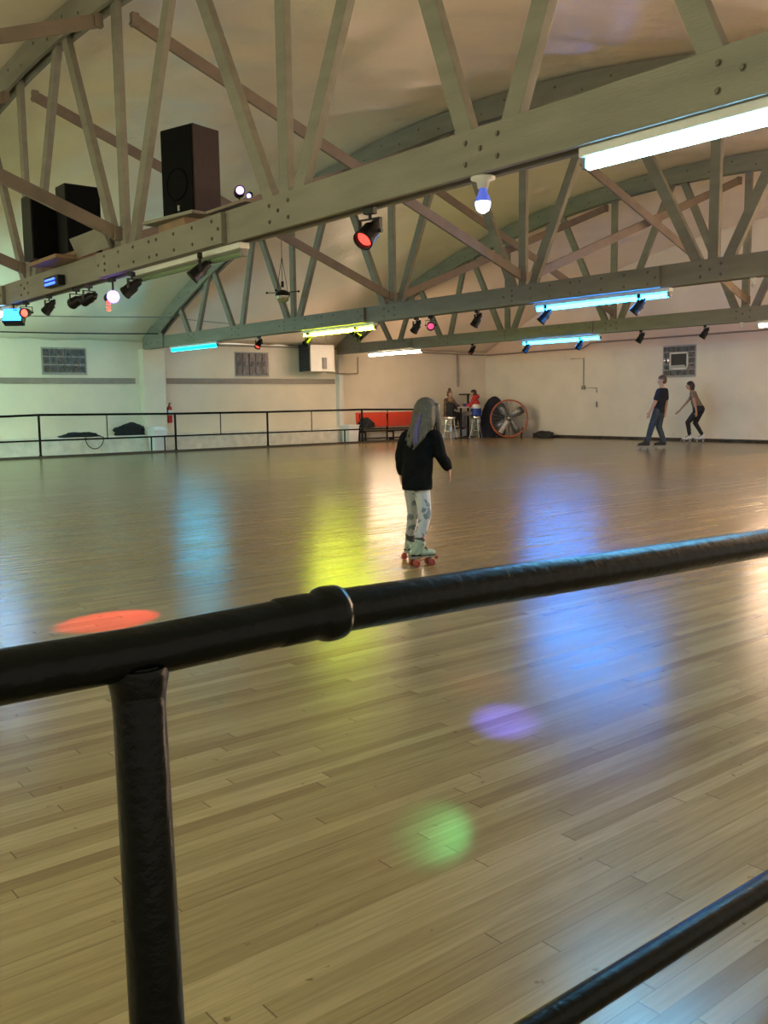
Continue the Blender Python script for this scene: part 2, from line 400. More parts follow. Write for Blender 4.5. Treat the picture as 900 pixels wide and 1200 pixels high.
block_window('window_1', 'glass block window on the side wall before the pier', 'y', 8.56, 9.69, 2.16, 2.79, 6, 3)
block_window('window_2', 'dark striped glass block window past the pier', 'y', 14.26, 15.37, 2.15, 2.79, 5, 1, stripes=True)
block_window('window_3', 'glass block window with a centre vent above the skaters', 'x', 16.02, 17.1, 1.95, 2.82, 5, 5, vent=True)

# ------------------------------------------------------------------ roof trusses
BOT = [21.75, 19.55, 17.2, 13.85, 10.55, 7.15, 4.65, 2.75]
TOP = [22.6, 20.75, 18.65, 15.55, 12.2, 8.95, 5.75, 3.75, 1.6]
VERT = [17.2, 13.85, 10.55, 7.15]
Y0, Y1 = -.35, 24.55
def ztop(y): return arc(y) + .03
def chord_arc(mb, x0, x1, depth):
    n = 34; vs = []; fs = []
    for i in range(n + 1):
        y = Y0 + (Y1 - Y0) * i / n; z = ztop(y)
        sl = math.sqrt(1 + ((ztop(y + .01) - ztop(y - .01)) / .02) ** 2)
        for x, zz in ((x0, z), (x1, z), (x1, max(2.85, z - depth * sl)), (x0, max(2.85, z - depth * sl))): vs.append((x, y, zz))
    for i in range(n):
        for k in range(4):
            a = i * 4 + k; b = i * 4 + (k + 1) % 4; fs.append((a, b, b + 4, a + 4))
    fs += [(0, 1, 2, 3), (n * 4 + 3, n * 4 + 2, n * 4 + 1, n * 4)]
    mb.add(vs, fs)
    for i in range(46):
        y = 1 + i * .52
        if y < 23.8: mb.disc((x0 if x0 < 0 else x0, y, ztop(y) - depth * (.35 if i % 2 else .68)), (-1, 0, 0), .02, .012, 8, 1)

def bolts(mb, x, ys, zs):
    for y in ys:
        for z in zs:
            mb.disc((x, y, z), (-1, 0, 0), .017, .014, 8, 1)
            mb.disc((x + .002, y, z), (-1, 0, 0), .024, .004, 10, 1)

def make_truss(label, x):
    root = thing('roof_truss', label, 'roof truss', (x, 12.15, 2.81))
    T3 = [M['timber'], M['bolt']]
    def B(mb, name, mats=T3, bev=.006):
        mb.v = [(v[0], v[1] - 12.15, v[2] - 2.81) for v in mb.v]
        return mb.build(name, mats, root, bevel=bev)
    for x0, x1 in ((-.095, -.045), (.045, .095)):
        mb = MB(); mb.span((x0, Y0, 2.81), (x1, Y1, 3.11))
        if x0 < 0:
            for yb in BOT: bolts(mb, x0, (yb - .16, yb + .14), (2.89, 3.03)) ; bolts(mb, x0, (yb,), (2.97,))
        B(mb, 'bottom_chord')
        mb = MB(); chord_arc(mb, x0, x1, .34); B(mb, 'top_chord', bev=0)
    for yb in BOT:
        for yt in TOP:
            if (abs(yb - yt) < 2.0 and (yb, yt) not in ((17.2, 18.65),)) or (yb, yt) == (17.2, 18.65):
                s = .0
                mb = MB(); mb.bar((0, yb + (.14 if yt > yb else -.14), 2.93), (0, yt + (-.06 if yt > yb else .06), ztop(yt) - .12), .15, .08)
                B(mb, 'web_brace')
    for yb in VERT:
        mb = MB(); mb.bar((.004, yb, 2.9), (.004, yb, ztop(yb) - .1), .15, .072); B(mb, 'web_post')
    for yt in TOP[:-1]:   # blocks between the two top boards
        mb = MB(); z = ztop(yt); mb.box((0, yt, z - .20), (.088, .42, .22)); B(mb, 'chord_block')
    mb = MB()   # heel gusset at the side wall
    mb.add([(-.125, 24.55, 2.8), (-.125, 23.3, 2.8), (-.125, 23.3, 3.16), (-.125, 24.0, 3.42), (-.125, 24.55, 3.1),
            (-.095, 24.55, 2.8), (-.095, 23.3, 2.8), (-.095, 23.3, 3.16), (-.095, 24.0, 3.42), (-.095, 24.55, 3.1)],
           [(0, 1, 2, 3, 4), (9, 8, 7, 6, 5), (0, 5, 6, 1), (1, 6, 7, 2), (2, 7, 8, 3), (3, 8, 9, 4), (4, 9, 5, 0)])
    bolts(mb, -.125, (23.6, 24.0, 24.3), (2.95,)); B(mb, 'heel_gusset')
    return root

def scab(root, y0, y1, rows=True):
    mb = MB(); mb.span((-.15, y0 - 12.15, .0), (-.095, y1 - 12.15, .285))
    n = max(2, int((y1 - y0) / .24))
    for g0 in (0.06, .52):
        L_ = (y1 - y0) * .40; s = y0 + (y1 - y0) * g0
        bolts(mb, -.15, [s + L_ * i / 3 - 12.15 for i in range(4)], (.065, .225))
    bolts(mb, -.15, (y0 + .06 - 12.15, y1 - .06 - 12.15, y1 - .25 - 12.15), (.14,))
    mb.build('splice_plate', [M['timber'], M['bolt']], root, bevel=.005)

t1 = make_truss('nearest bowed timber roof truss, carrying the walnut speaker', 4.695)
t2 = dup(t1); t2.location.x = 11.395; t2['label'] = 'second bowed timber roof truss, with the yellow tube light under it'
t3 = dup(t1); t3.location.x = 17.995; t3['label'] = 'farthest bowed timber roof truss, with the warm white tube light under it'
t0 = dup(t1); t0.location.x = -2.0; t0['label'] = 'bowed timber roof truss overhead behind the viewer'
for t, spans in ((t1, ((8.06, 11.08), (14.7, 17.0))), (t2, ((14.55, 17.6), (7.9, 10.9))), (t3, ((14.35, 17.4), (20.9, 22.4)))):
    for a, b in spans: scab(t, a, b)

SW = 'long cross braces running from truss to truss'
def sway(x0, z0, x1, z1, y, label):
    root = thing('sway_brace', label, 'roof brace', (x0, y, z0), 0, SW)
    mb = MB(); mb.bar((0, 0, 0), (x1 - x0, 0, z1 - z0), .145, .045, (0, 1, 0)); mb.build('brace_board', M['brace'], root, bevel=.005)
    for q in (.04, x1 - x0 - .04):
        mb = MB(); mb.box((q, -.012, (z1 - z0) * q / (x1 - x0)), (.09, .075, .15)); mb.build('end_cleat', M['brace'], root, bevel=.004)
    return root
TXS = [-2.0, 4.695, 11.395, 17.995]
nm = ['truss behind the viewer', 'nearest truss', 'second truss', 'farthest truss']
for y, ph in ((10.42, 'nearer'), (13.72, 'farther')):
    for i in range(3):
        a, b = TXS[i] + .12, TXS[i + 1] - .12
        sway(a, 5.62, b, 3.22, y, '%s brown brace falling from %s to %s' % ({'nearer': 'right hand', 'farther': 'left hand'}[ph], nm[i], nm[i + 1]))
        sway(a, 3.22, b, 5.62, y + .26, '%s brown brace rising from %s to %s' % ({'nearer': 'right hand', 'farther': 'left hand'}[ph], nm[i], nm[i + 1]))

# ------------------------------------------------------------------ fluorescent fixtures
def make_fixture(label, x, y, tube_m, zc=2.81, group='long tube lights under the trusses'):
    root = thing('tube_light', label, 'tube light', (x, y, zc), 0, group)
    mb = MB(); mb.span((-.055, -1.24, -.058), (.055, 1.24, 0)); mb.build('housing', M['white'], root, bevel=.008)
    mb = MB(); mb.tube((0, -1.2, -.10), (0, 1.2, -.10), .031, None, 14); mb.build('tube', tube_m, root)
    for s in (-1, 1):
        mb = MB(); mb.box((0, s * 1.215, -.085), (.07, .03, .085)); mb.tube((0, s * 1.21, -.1), (0, s * 1.235, -.1), .026); mb.build('lamp_holder', M['grey'], root, bevel=.004)
    return root
F = lambda y: y
fx1 = 4.695
make_fixture('icy blue tube light glowing under the nearest truss', fx1, 2.61, T['icy'])
make_fixture('unlit tube light with painted green reflection under the nearest truss below the walnut speaker', fx1, 9.13, M['tube_off'])
make_fixture('dim blue tube light under the nearest truss just out of view', fx1, 15.9, T['dimblue'])
make_fixture('green tube light under the nearest truss by the window wall', fx1, 21.8, T['mint'])
make_fixture('cyan tube light under the second truss, nearest the window wall', 11.395, 21.8, T['cyan'])
make_fixture('yellow tube light with two spotlights under the second truss', 11.395, 15.6, T['yellow'])
make_fixture('long blue tube light with two spotlights under the second truss', 11.395, 9.04, T['blue'])
make_fixture('warm tube light under the second truss out of view', 11.395, 2.6, T['warmer'])
make_fixture('warm white tube light under the farthest truss near the red bench', 17.995, 21.8, T['warm'])
make_fixture('short looking blue tube light under the farthest truss, before the far wall', 17.995, 15.43, T['sky'])
make_fixture('warm white tube light under the farthest truss at the picture edge', 17.995, 9.02, T['warm'])
make_fixture('warm tube light under the farthest truss out of view', 17.995, 2.6, T['warmer'])
for k, y in enumerate((2.6, 9.0, 15.4)):
    make_fixture('yellow green tube light behind the viewer, %s' % ('over the rail', 'over the middle of the floor', 'toward the window wall')[k], -2.0, y, T['lime'])

# ------------------------------------------------------------------ spotlights
LENS = {
 'red': glow('red_lens', (1, .035, .025), .55), 'dim': paint('dark_lens', (.02, .02, .03, 1), .1, .2, 4, coat=1),
 'magenta': glow('magenta_lens', (.5, .05, .14), .25), 'blue': paint('blue_lens', (.01, .03, .16, 1), .1, .2, 4, coat=1),
 'bluelit': glow('bright_blue_lens', (.02, .2, 1), 1.0), 'redlit': glow('bright_red_lens', (1, .08, .05), .5),
 'violet': glow('violet_lens', (.5, .16, 1), .8), 'white': glow('violet_white_lens', (.4, .3, 1), .5),
}
def make_can():
    root = thing('stage_spotlight', 'x', 'spotlight', (0, 0, 0), 0, 'small stage spotlights hung under the trusses')
    mb = MB(); mb.box((0, 0, -.02), (.05, .09, .05)); mb.tube((0, 0, -.03), (0, 0, -.075), .012); mb.build('clamp', M['blackrough'], root, bevel=.005)
    mb = MB(); mb.box((0, 0, -.078), (.03, .19, .008))
    for s in (-1, 1): mb.bar((0, s * .092, -.075), (0, s * .092, -.18), .03, .006, (0, 1, 0)); mb.tube((0, s * .075, -.165), (0, s * .105, -.165), .014, None, 10)
    mb.build('yoke', M['blackrough'], root)
    mb = MB(); mb.lathe([(.001, .115), (.032, .115), (.042, .105), (.046, .05), (.066, .02), (.068, -.09), (.074, -.092), (.074, -.115), (.064, -.115), (.060, -.09)], n=22)
    mb.tube((0, 0, .11), (0, 0, .14), .02, None, 10)
    c = mb.build('can', M['blackrough'], root); c.location = (0, 0, -.165)
    mb = MB(); mb.ball((0, 0, -.075), .058, 16, 0, (1, 1, .35)); l = mb.build('lens', LENS['dim'], c)
    return root
CAN = make_can(); first = [True]
def lens_set(can, key):
    l = [c for c in can.children if c.name.startswith('lens')][0]
    l.data = l.data.copy(); l.data.materials.clear(); l.data.materials.append(LENS[key])
def spot(x, y, aim, key, label, z=2.81, sc=1.0):
    r = CAN if first[0] else dup(CAN); first[0] = False
    r.location = (x, y, z); r['label'] = label; r.scale = (sc, sc, sc)
    a = Vector(aim).normalized(); r.rotation_euler = (0, 0, math.atan2(a.y, a.x))
    can = [c for c in r.children if c.name.startswith('can')][0]
    can.rotation_euler = (0, -math.atan2(math.hypot(a.x, a.y), -a.z), 0)
    lens_set(can, key)
    return r
xa, xb, xc = 4.695, 11.395, 17.995
spot(xa, 5.97, (-.70, -.16, -.60), 'red', 'large glowing red spotlight under the nearest truss', sc=1.12)
spot(xa - .15, 8.5, (-.62, .35, -.62), 'blue', 'black spotlight with a dark blue lens beside the unlit tube', z=2.77)
spot(xa - .15, 10.1, (-.5, .62, -.55), 'dim', 'black spotlight at the far end of the unlit tube', z=2.77)
spot(xa, 11.72, (-.3, .9, -.25), 'dim', 'black spotlight beside the violet globe lamp, aimed sideways')
spot(xa, 12.15, (-.15, .95, -.2), 'dim', 'black spotlight second from the violet globe lamp, aimed at the window wall')
spot(xa, 13.15, (-.35, .6, -.65), 'dim', 'small black spotlight alone under the blue light bar', sc=.92)
spot(xa, 14.1, (-.62, -.72, -.12), 'redlit', 'red lit spotlight beside the bright blue floodlight', sc=.95)
spot(xb, 18.65, (-.55, -.2, -.75), 'red', 'small red spotlight between the cyan and yellow tube lights')
spot(xb - .15, 16.45, (-.7, -.1, -.6), 'dim', 'spotlight in front of the yellow tube, end nearer the window wall', z=2.74)
spot(xb - .15, 14.8, (.3, -.75, -.5), 'dim', 'spotlight in front of the yellow tube, end away from the window wall', z=2.74)
spot(xb, 13.17, (-.1, .6, -.75), 'dim', 'black spotlight of a pair on the second truss, the unlit one')
spot(xb, 12.78, (-.62, -.72, -.3), 'magenta', 'black spotlight of a pair on the second truss, with a magenta lens')
spot(xb, 11.6, (-.2, .5, -.8), 'dim', 'single black spotlight between the magenta one and the blue tube')
spot(xb - .15, 9.95, (-.4, .45, -.7), 'dim', 'spotlight in front of the long blue tube, left end', z=2.74)
spot(xb - .15, 8.22, (-.3, .5, -.7), 'dim', 'spotlight in front of the long blue tube, right end', z=2.74)
spot(xc, 18.5, (-.5, .2, -.75), 'red', 'small red spotlight under the farthest truss above the seated people')
spot(xc - .15, 16.4, (-.3, .4, -.75), 'dim', 'spotlight in front of the farther blue tube, left end', z=2.74)
spot(xc - .15, 14.7, (-.3, .3, -.75), 'dim', 'spotlight in front of the farther blue tube, right end', z=2.74)
spot(xc, 13.08, (-.2, .5, -.8), 'dim', 'black spotlight on the farthest truss just past the blue tube')
spot(xc, 11.46, (-.2, .5, -.8), 'dim', 'black spotlight on the farthest truss above the vented window')
# bright blue flood
r = thing('floodlight', 'bright blue floodlight at the left end of the nearest truss', 'floodlight', (xa - .07, 14.45, 2.812))
mb = MB(); mb.tube((0, 0, 0), (0, 0, -.10), .014); mb.box((0, 0, -.10), (.05, .22, .012)); mb.build('bracket', M['blackrough'], r)
mb = MB(); rot = Matrix.Rotation(R(52), 3, 'Z') @ Matrix.Rotation(R(25), 3, 'Y'); mb.box((0, 0, -.2), (.14, .30, .22), 0, rot); f_ = mb.build('lamp_body', M['blackrough'], r, bevel=.01)
mb = MB(); mb.box(rot @ V(-.075, 0, 0) + V(0, 0, -.2), (.012, .27, .19), 0, rot); mb.build('lens', LENS['bluelit'], f_)

def bulb(label, x, y, lower, upper, z=2.81, s=1.0, sock=True):
    r = thing('light_bulb', label, 'bulb', (x, y, z))
    mb = MB(); mb.lathe([(.001, 0), (.085 * s, 0), (.085 * s, -.016), (.045 * s, -.03), (.036 * s, -.075 * s), (.001, -.078 * s)], n=20); mb.build('socket', M['white'], r)
    mb = MB(); mb.lathe([(.024 * s, -.07 * s), (.03 * s, -.1 * s), (.052 * s, -.15 * s), (.053 * s, -.165 * s)], n=20); mb.build('bulb_neck', upper, r)
    mb = MB(); mb.lathe([(.053 * s, -.165 * s), (.052 * s, -.19 * s), (.04 * s, -.222 * s), (.018 * s, -.238 * s), (.001, -.24 * s)], n=20); mb.build('bulb_globe', lower, r)
    return r
bulb('blue white party bulb hanging from a white socket under the nearest truss', xa, 4.72, glow('blue_white_bulb', (.6, .62, 1), 1.2), glow('blue_neck', (.10, .16, .8), .06), s=1.0)
bulb('small clear bulb under the second truss at its far right end', xb, 6.58, paint('clear_bulb_low', (.55, .55, .5, 1), .1, .1, 3), M['white'], s=.5)
bulb('small clear bulb under the farthest truss beside the warm tube', xc, 10.62, paint('clear_bulb_far', (.65, .62, .55, 1), .1, .1, 3), M['white'], s=.5)
r = thing('party_light', 'violet glowing globe lamp under the nearest truss', 'party light', (xa, 10.98, 2.81))
mb = MB(); mb.tube((0, 0, 0), (0, 0, -.16), .012); mb.box((0, .03, -.02), (.06, .12, .04)); mb.build('hanger', M['blackrough'], r)
mb = MB(); mb.lathe([(.03, .05), (.05, .04), (.055, -.06), (.05, -.07)], (0, .1, -.22), 16, 0, Matrix.Rotation(R(90), 3, 'X')); mb.build('lamp_body', M['blackrough'], r)
mb = MB(); mb.ball((-.01, -.02, -.22), .075, 16); mb.build('globe', glow('violet_globe', (.26, .12, 1.0), .9), r)
mb = MB()
for i in range(4): mb.box((-.04, .06, -.27 - i * .035), (.03, .05, .018))
mb.build('indicator', glow('red_indicator', (1, .08, .05), .3), r)
r = thing('light_bar', 'small black light bar with two blue strips on the nearest truss', 'light bar', (xa - .10, 12.5, 2.92))
mb = MB(); mb.box((-.05, 0, 0), (.10, .50, .13)); mb.build('case', M['blackrough'], r, bevel=.01)
mb = MB(); mb.box((-.105, .02, .022), (.012, .36, .022)); mb.box((-.105, .02, -.03), (.012, .36, .03)); mb.build('light_strip', M['cyanled'], r)

def mini_light(label, x, y, z, aim, key='violet'):
    r = thing('mini_projector', label, 'mini light', (x, y, z))
    mb = MB(); mb.box((0, 0, .006), (.06, .06, .012)); mb.tube((0, 0, 0), (0, 0, .07), .007); mb.build('stand', M['blackrough'], r)
    a = Vector(aim).normalized(); rot = a.to_track_quat('Z', 'Y').to_matrix()
    mb = MB(); mb.lathe([(.001, -.06), (.045, -.06), (.05, -.04), (.05, .045), (.04, .05), (.036, .04)], (0, 0, .11), 18, 0, rot); b_ = mb.build('lamp_body', M['blackrough'], r)
    mb = MB(); mb.ball(V(0, 0, .11) + a * .045, .038, 12); mb.build('lens', LENS[key], b_)
    return r

# ------------------------------------------------------------------ speakers
def speaker(name, label, loc, rz, w, d, h, cab, badge=True):
    """front faces local -X; w across (Y), d deep (X); origin at the front right bottom corner"""
    r = thing(name, label, 'speaker', loc, rz, 'loudspeakers on the nearest truss')
    mb = MB(); mb.span((0.02, 0, 0), (d, w, h)); mb.build('cabinet', cab, r, bevel=.006)
    mb = MB(); mb.span((0, .012, .012), (.022, w - .012, h - .012)); g = mb.build('grille', M['grille'], r, bevel=.008)
    mb = MB(); rot = V(-1, 0, 0).to_track_quat('Z', 'Y').to_matrix()
    mb.lathe([(.15, 0), (.165, .006), (.15, .012)], (.004, w / 2, h * .36), 28, 0, rot); mb.build('woofer_ring', M['grille'], r)
    if badge:
        mb = MB(); mb.box((-.003, w * .46, .085), (.008, .03, .055)); mb.build('badge', M['steel'], r)
    return r
speaker('loudspeaker', 'tall walnut sided loudspeaker with black front on the nearest truss', (4.70, 8.88, 3.225), R(15.5), .475, .39, .90, M['woodbrown'])
def board(name, label, lo, hi, m='shelfwood', rz=0, loc=None):
    c = [(lo[i] + hi[i]) / 2 for i in range(3)]; s = [hi[i] - lo[i] for i in range(3)]
    mb = MB(); mb.box((0, 0, 0), s); o = mb.build(name, M[m], bevel=.004); o.location = c; o.rotation_euler = (0, 0, rz)
    return tag(o, label, 'shelf board', 'loose boards laid on the truss')
o = board('shelf_board', 'pale board under the walnut loudspeaker', (4.47, 8.72, 3.19), (5.05, 9.62, 3.225), 'timber', R(8)); o.location.x = 4.8
board('shelf_board', 'board between the pale board and the truss chord', (4.6, 8.9, 3.11), (4.95, 9.5, 3.19), 'shelfwood', 0)
speaker('loudspeaker', 'black loudspeaker standing on the truss left of its black neighbour', (4.64, 12.32, 3.17), R(90), .41, .36, .80, M['blackrough'], False)
speaker('loudspeaker', 'black loudspeaker standing partly behind a web brace, right of its black neighbour', (4.99, 11.92, 3.23), R(90), .46, .34, .84, M['blackrough'], False)
board('shelf_board', 'long brown board under the two black loudspeakers', (4.3, 11.75, 3.115), (5.02, 12.75, 3.165))
board('shelf_board', 'short brown board lifting the right black loudspeaker', (4.55, 11.75, 3.17), (5.0, 12.25, 3.225))
o = board('shelf_board', 'grey board tilted on edge in front of the right black loudspeaker', (4.56, 10.75, 3.12), (4.60, 11.75, 3.36), 'timber'); o.rotation_euler.y = R(-24); o.location.x = 4.55; o.location.z=3.25
board('shelf_board', 'small brown board on the brace near the top left', (3.6, 13.55, 4.36), (3.95, 13.95, 4.39)).location = (1.95, 10.33, 4.33)
board('shelf_board', 'board carrying the violet mini projector beside the walnut loudspeaker', (4.62, 7.75, 3.15), (5.0, 8.5, 3.18), 'brace')
mini_light('small violet lit projector on the board beside the walnut loudspeaker', 4.72, 8.0, 3.18, (-.35, -.8, .1), 'violet')
board('shelf_board', 'brown board on the brace behind the nearest truss, holding a small white lit projector', (10.4, 13.6, 3.6), (10.7, 14.1, 3.63), 'orange').location = (8.22, 13.60, 4.50)
mini_light('small white lit projector on the brown board behind the nearest truss', 8.15, 13.5, 4.52, (-.6, -.6, -.35), 'white')
board('shelf_board', 'small board on the brace right of the red spotlight', (0, 0, 0), (.3, .5, .03), 'brace').location = (12.8, 13.6, 5.42)
mini_light('small unlit projector on the brace right of the red spotlight', 12.75, 13.55, 5.43, (-.6, .5, -.3), 'dim')

# mirror ball on its motor, hung from the roof
r = thing('mirror_ball', 'half mirror ball with dark dome hung behind the nearest truss', 'mirror ball', (11.0, 17.0, 3.53))
mb = MB(); mb.ball((0, 0, 0), .155, 24, 0, (1, 1, .95), None, -1.0, .08); mb.build('mirror_half', M['mirror'], r)
mb = MB(); mb.ball((0, 0, 0), .16, 24, 0, (1, 1, .8), None, 0.0, 1.0); mb.tube((0, 0, .18), (0, 0, .30), .03); mb.build('dome', M['blackrough'], r)
mb = MB()
for a in range(4):
    d = V(math.cos(a * PI / 2 + .6), math.sin(a * PI / 2 + .6), 0); mb.bar(d * .10 + V(0, 0, .07), d * .36 + V(0, 0, .08), .035, .015, (0, 0, 1)); mb.ball(d * .36 + V(0, 0, .08), .025, 8)
mb.build('arm', M['blackrough'], r)
mb = MB()
for a in (0, 2): 
    d = V(math.cos(a * PI / 2 + .6), math.sin(a * PI / 2 + .6), 0); mb.path([d * .3 + V(0, 0, .09), V(0, 0, .8)], .006, 6)
mb.path([V(0, 0, .3), V(0, 0, memb(11.0, 17.0) - 3.55)], .006, 6); mb.build('hanging_wire', M['cable'], r)

# ------------------------------------------------------------------ wires and conduits
def cable(name, label, cat, pts, rad, m):
    mb = MB(); mb.path(pts, rad, 8); o = mb.build(name, M[m]); return tag(o, label, cat)
def sag(a, b, d, n=12):
    a, b = Vector(a), Vector(b); return [a.lerp(b, i / n) - V(0, 0, d * 4 * (i / n) * (1 - i / n)) for i in range(n + 1)]
cable('cable', 'black cable strung along the top of the side wall to the second truss', 'cable', sag((4.6, 23.6, 3.09), (11.24, 23.5, 3.17), .04), .016, 'cable')
cable('cable', 'thin grey cable strung under the roof edge toward the second truss', 'cable', sag((4.8, 22.6, 3.35), (11.25, 22.4, 3.52), .03), .012, 'steel')
cable('cable', 'thin cable crossing between second and farthest truss by the window wall', 'cable', sag((11.5, 22.6, 3.5), (17.9, 22.6, 3.45), .08), .010, 'steel')
cable('conduit', 'thin conduit along the side wall top past the pier', 'conduit', [(12.1, 24.64, 2.98), (16.4, 24.64, 3.0), (19.8, 24.64, 2.97), (24.6, 24.64, 2.92)], .022, 'band')
cable('conduit', 'conduit stepping up along the far end wall', 'conduit', [(24.66, 24.6, 2.92), (24.66, 21.0, 2.94), (24.66, 20.2, 2.94), (24.66, 19.86, 3.1), (24.66, 12, 3.12), (24.66, 2, 3.12)], .026, 'band')
cable('conduit', 'vertical conduit drop on the side wall by the corner', 'conduit', [(23.25, 24.66, 2.93), (23.28, 24.66, 1.78)], .035, 'band')
mb = MB(); mb.box((24.67, 20.15, 1.66), (.05, .14, .12)); mb.path([(24.67, 20.7, 2.62), (24.67, 20.15, 2.62), (24.67, 20.15, 1.66), (24.67, 19.6, 1.64), (24.67, 19.6, 1.5)], .014, 6)
tag(mb.build('conduit', M['band']), 'thin conduit with a small box on the far end wall', 'conduit')
cable('conduit', 'short stub of pipe low on the far end wall', 'conduit', [(24.67, 19.6, 1.2), (24.67, 19.6, 1.02)], .022, 'band')
cable('conduit', 'bent conduit beside the slim white post', 'conduit', [(17.3, 24.3, 2.22), (18.0, 24.45, 2.2), (18.75, 24.6, 2.22), (18.75, 24.6, 2.75)], .016, 'band')
# busbar under nearest truss, a dark cable tray line is the gap between its two boards

# ------------------------------------------------------------------ wall heater
r = thing('wall_heater', 'white box heater with dark louvre under the ceiling by the slim post', 'heater', (16.5, 24.2, 2.2))
mb = MB(); mb.span((.0, -.18, .04), (.9, .45, .86)); mb.build('cabinet', M['white'], r, bevel=.015)
mb = MB(); mb.span((-.03, -.16, .05), (.0, .42, .88)); 
for i in range(9): mb.box((-.035, .13, .12 + i * .088), (.035, .52, .012), 0, Matrix.Rotation(R(30), 3, 'Y'))
mb.build('louver', M['louver'], r)
mb = MB(); mb.box((.5, -.2, .30), (.15, .04, .34)); mb.build('control_box', M['grey'], r, bevel=.006)
mb = MB(); mb.path([(.55, -.2, .86), (.55, -.2, 1.2)], .012, 8); mb.path([(.1, .1, .86), (.1, .1, 1.2)], .012, 8); mb.build('hanger_rod', M['steel'], r)

# ------------------------------------------------------------------ rink guard rail along the window wall
RY = 23.7
r = thing('guard_rail', 'black pipe guard rail along the window wall', 'guard rail', (11.74, RY, .05))
def rl(p): return (p[0] - 11.74, p[1] - RY, p[2] - .05)
mb = MB(); mb.path([rl((2.0, RY, 1.06)), rl((7.2, RY, 1.06)), rl((8.04, RY, 1.08)), rl((11.74, RY, 1.045)), rl((14.69, RY, 1.04)), rl((18.19, RY, 1.055)), rl((21.25, RY, 1.01))], .030, 10); mb.build('top_rail', M['black'], r)
mb = MB(); mb.path([rl((2.0, RY, .43)), rl((8.04, RY, .44)), rl((21.25, RY, .43))], .022, 10); mb.build('mid_rail', M['black'], r)
for x in (4.4, 8.04, 11.74, 14.69, 18.19, 21.25):
    mb = MB(); mb.tube(rl((x, RY, .05)), rl((x, RY, 1.05)), .030); mb.lathe([(.05, 0), (.05, .02), (.032, .03)], rl((x, RY, .05)), 12); mb.build('post', M['black'], r)
for x in (9.8, 13.14, 16.26, 19.23): 
    mb = MB(); mb.tube(rl((x, RY, .44)), rl((x, RY, 1.05)), .014, None, 8); mb.build('baluster', M['black'], r)
for x in (11.02, 11.41, 17.5): 
    mb = MB(); mb.tube(rl((x, RY, .05)), rl((x, RY, .43)), .020, None, 8); mb.build('lower_baluster', M['black'], r)

# ------------------------------------------------------------------ things along the window wall
def bin_(label, x, y, w0, w1, h, lid):
    r = thing('trash_bin', label, 'bin', (x, y, .0))
    mb = MB(); prof = lambda w, z: [(-w / 2, -w / 2, z), (w / 2, -w / 2, z), (w / 2, w / 2, z), (-w / 2, w / 2, z)]
    vs = prof(w0, 0) + prof(w1, h) + prof(w1 - .03, h) + prof(w0 - .03, .03)
    mb.add(vs, [(3, 2, 1, 0)] + [(i, (i + 1) % 4, 4 + (i + 1) % 4, 4 + i) for i in range(4)] + [(4 + i, 4 + (i + 1) % 4, 8 + (i + 1) % 4, 8 + i) for i in range(4)] + [(8 + i, 8 + (i + 1) % 4, 12 + (i + 1) % 4, 12 + i) for i in range(4)] + [(12, 13, 14, 15)])
    mb.build('bin_body', M['whiteplastic'], r, bevel=.012)
    mb = MB()
    if lid:
        mb.box((0, 0, h + .02), (w1 + .04, w1 + .04, .05)); mb.lathe([(w1 * .62, h + .04), (w1 * .50, h + .10), (w1 * .2, h + .115), (.001, h + .115)], (0, 0, 0), 4, 0, Matrix.Rotation(R(45), 3, 'Z'), False)
        mb.build('lid', M['whiteplastic'], r, bevel=.008)
    else:
        for a in range(4):
            v = V(math.cos(a * PI / 2), math.sin(a * PI / 2), 0); mb.bar(v * (w1 / 2) + V(-v.y, v.x, 0) * (w1 / 2) + V(0, 0, h), v * (w1 / 2) - V(-v.y, v.x, 0) * (w1 / 2) + V(0, 0, h), .035, .035, (0, 0, 1))
        mb.build('rim', M['whiteplastic'], r, bevel=.006)
bin_('white lidded bin under the fire extinguisher', 11.37, 24.05, .32, .40, .58, True)
bin_('white open bin at the left end of the red bench', 17.98, 24.05, .34, .42, .56, False)

r = thing('fire_extinguisher', 'red fire extinguisher hung on the cream pier', 'fire extinguisher', (11.98, 24.5, .78))
mb = MB(); mb.lathe([(.001, 0), (.06, 0), (.072, .02), (.072, .40), (.055, .45), (.025, .47), (.022, .50)], n=20); c = mb.build('cylinder', M['red'], r)
mb = MB(); mb.lathe([(.0735, .22), (.0735, .36)], n=20); mb.build('paper_label', M['white'], c)
mb = MB(); mb.tube((0, 0, .5), (0, 0, .545), .02); mb.box((-.0, -.04, .56), (.022, .13, .014)); mb.box((-.0, -.03, .535), (.022, .10, .012)); mb.build('valve', M['blackrough'], r)
mb = MB(); mb.path([(0, -.02, .52), (-.05, -.07, .50), (-.085, -.05, .40), (-.085, -.02, .22)], .011, 8); mb.build('hose', M['blackrough'], r)
mb = MB(); mb.box((0, .135, .35), (.04, .13, .20)); mb.build('wall_bracket', M['steel'], r)

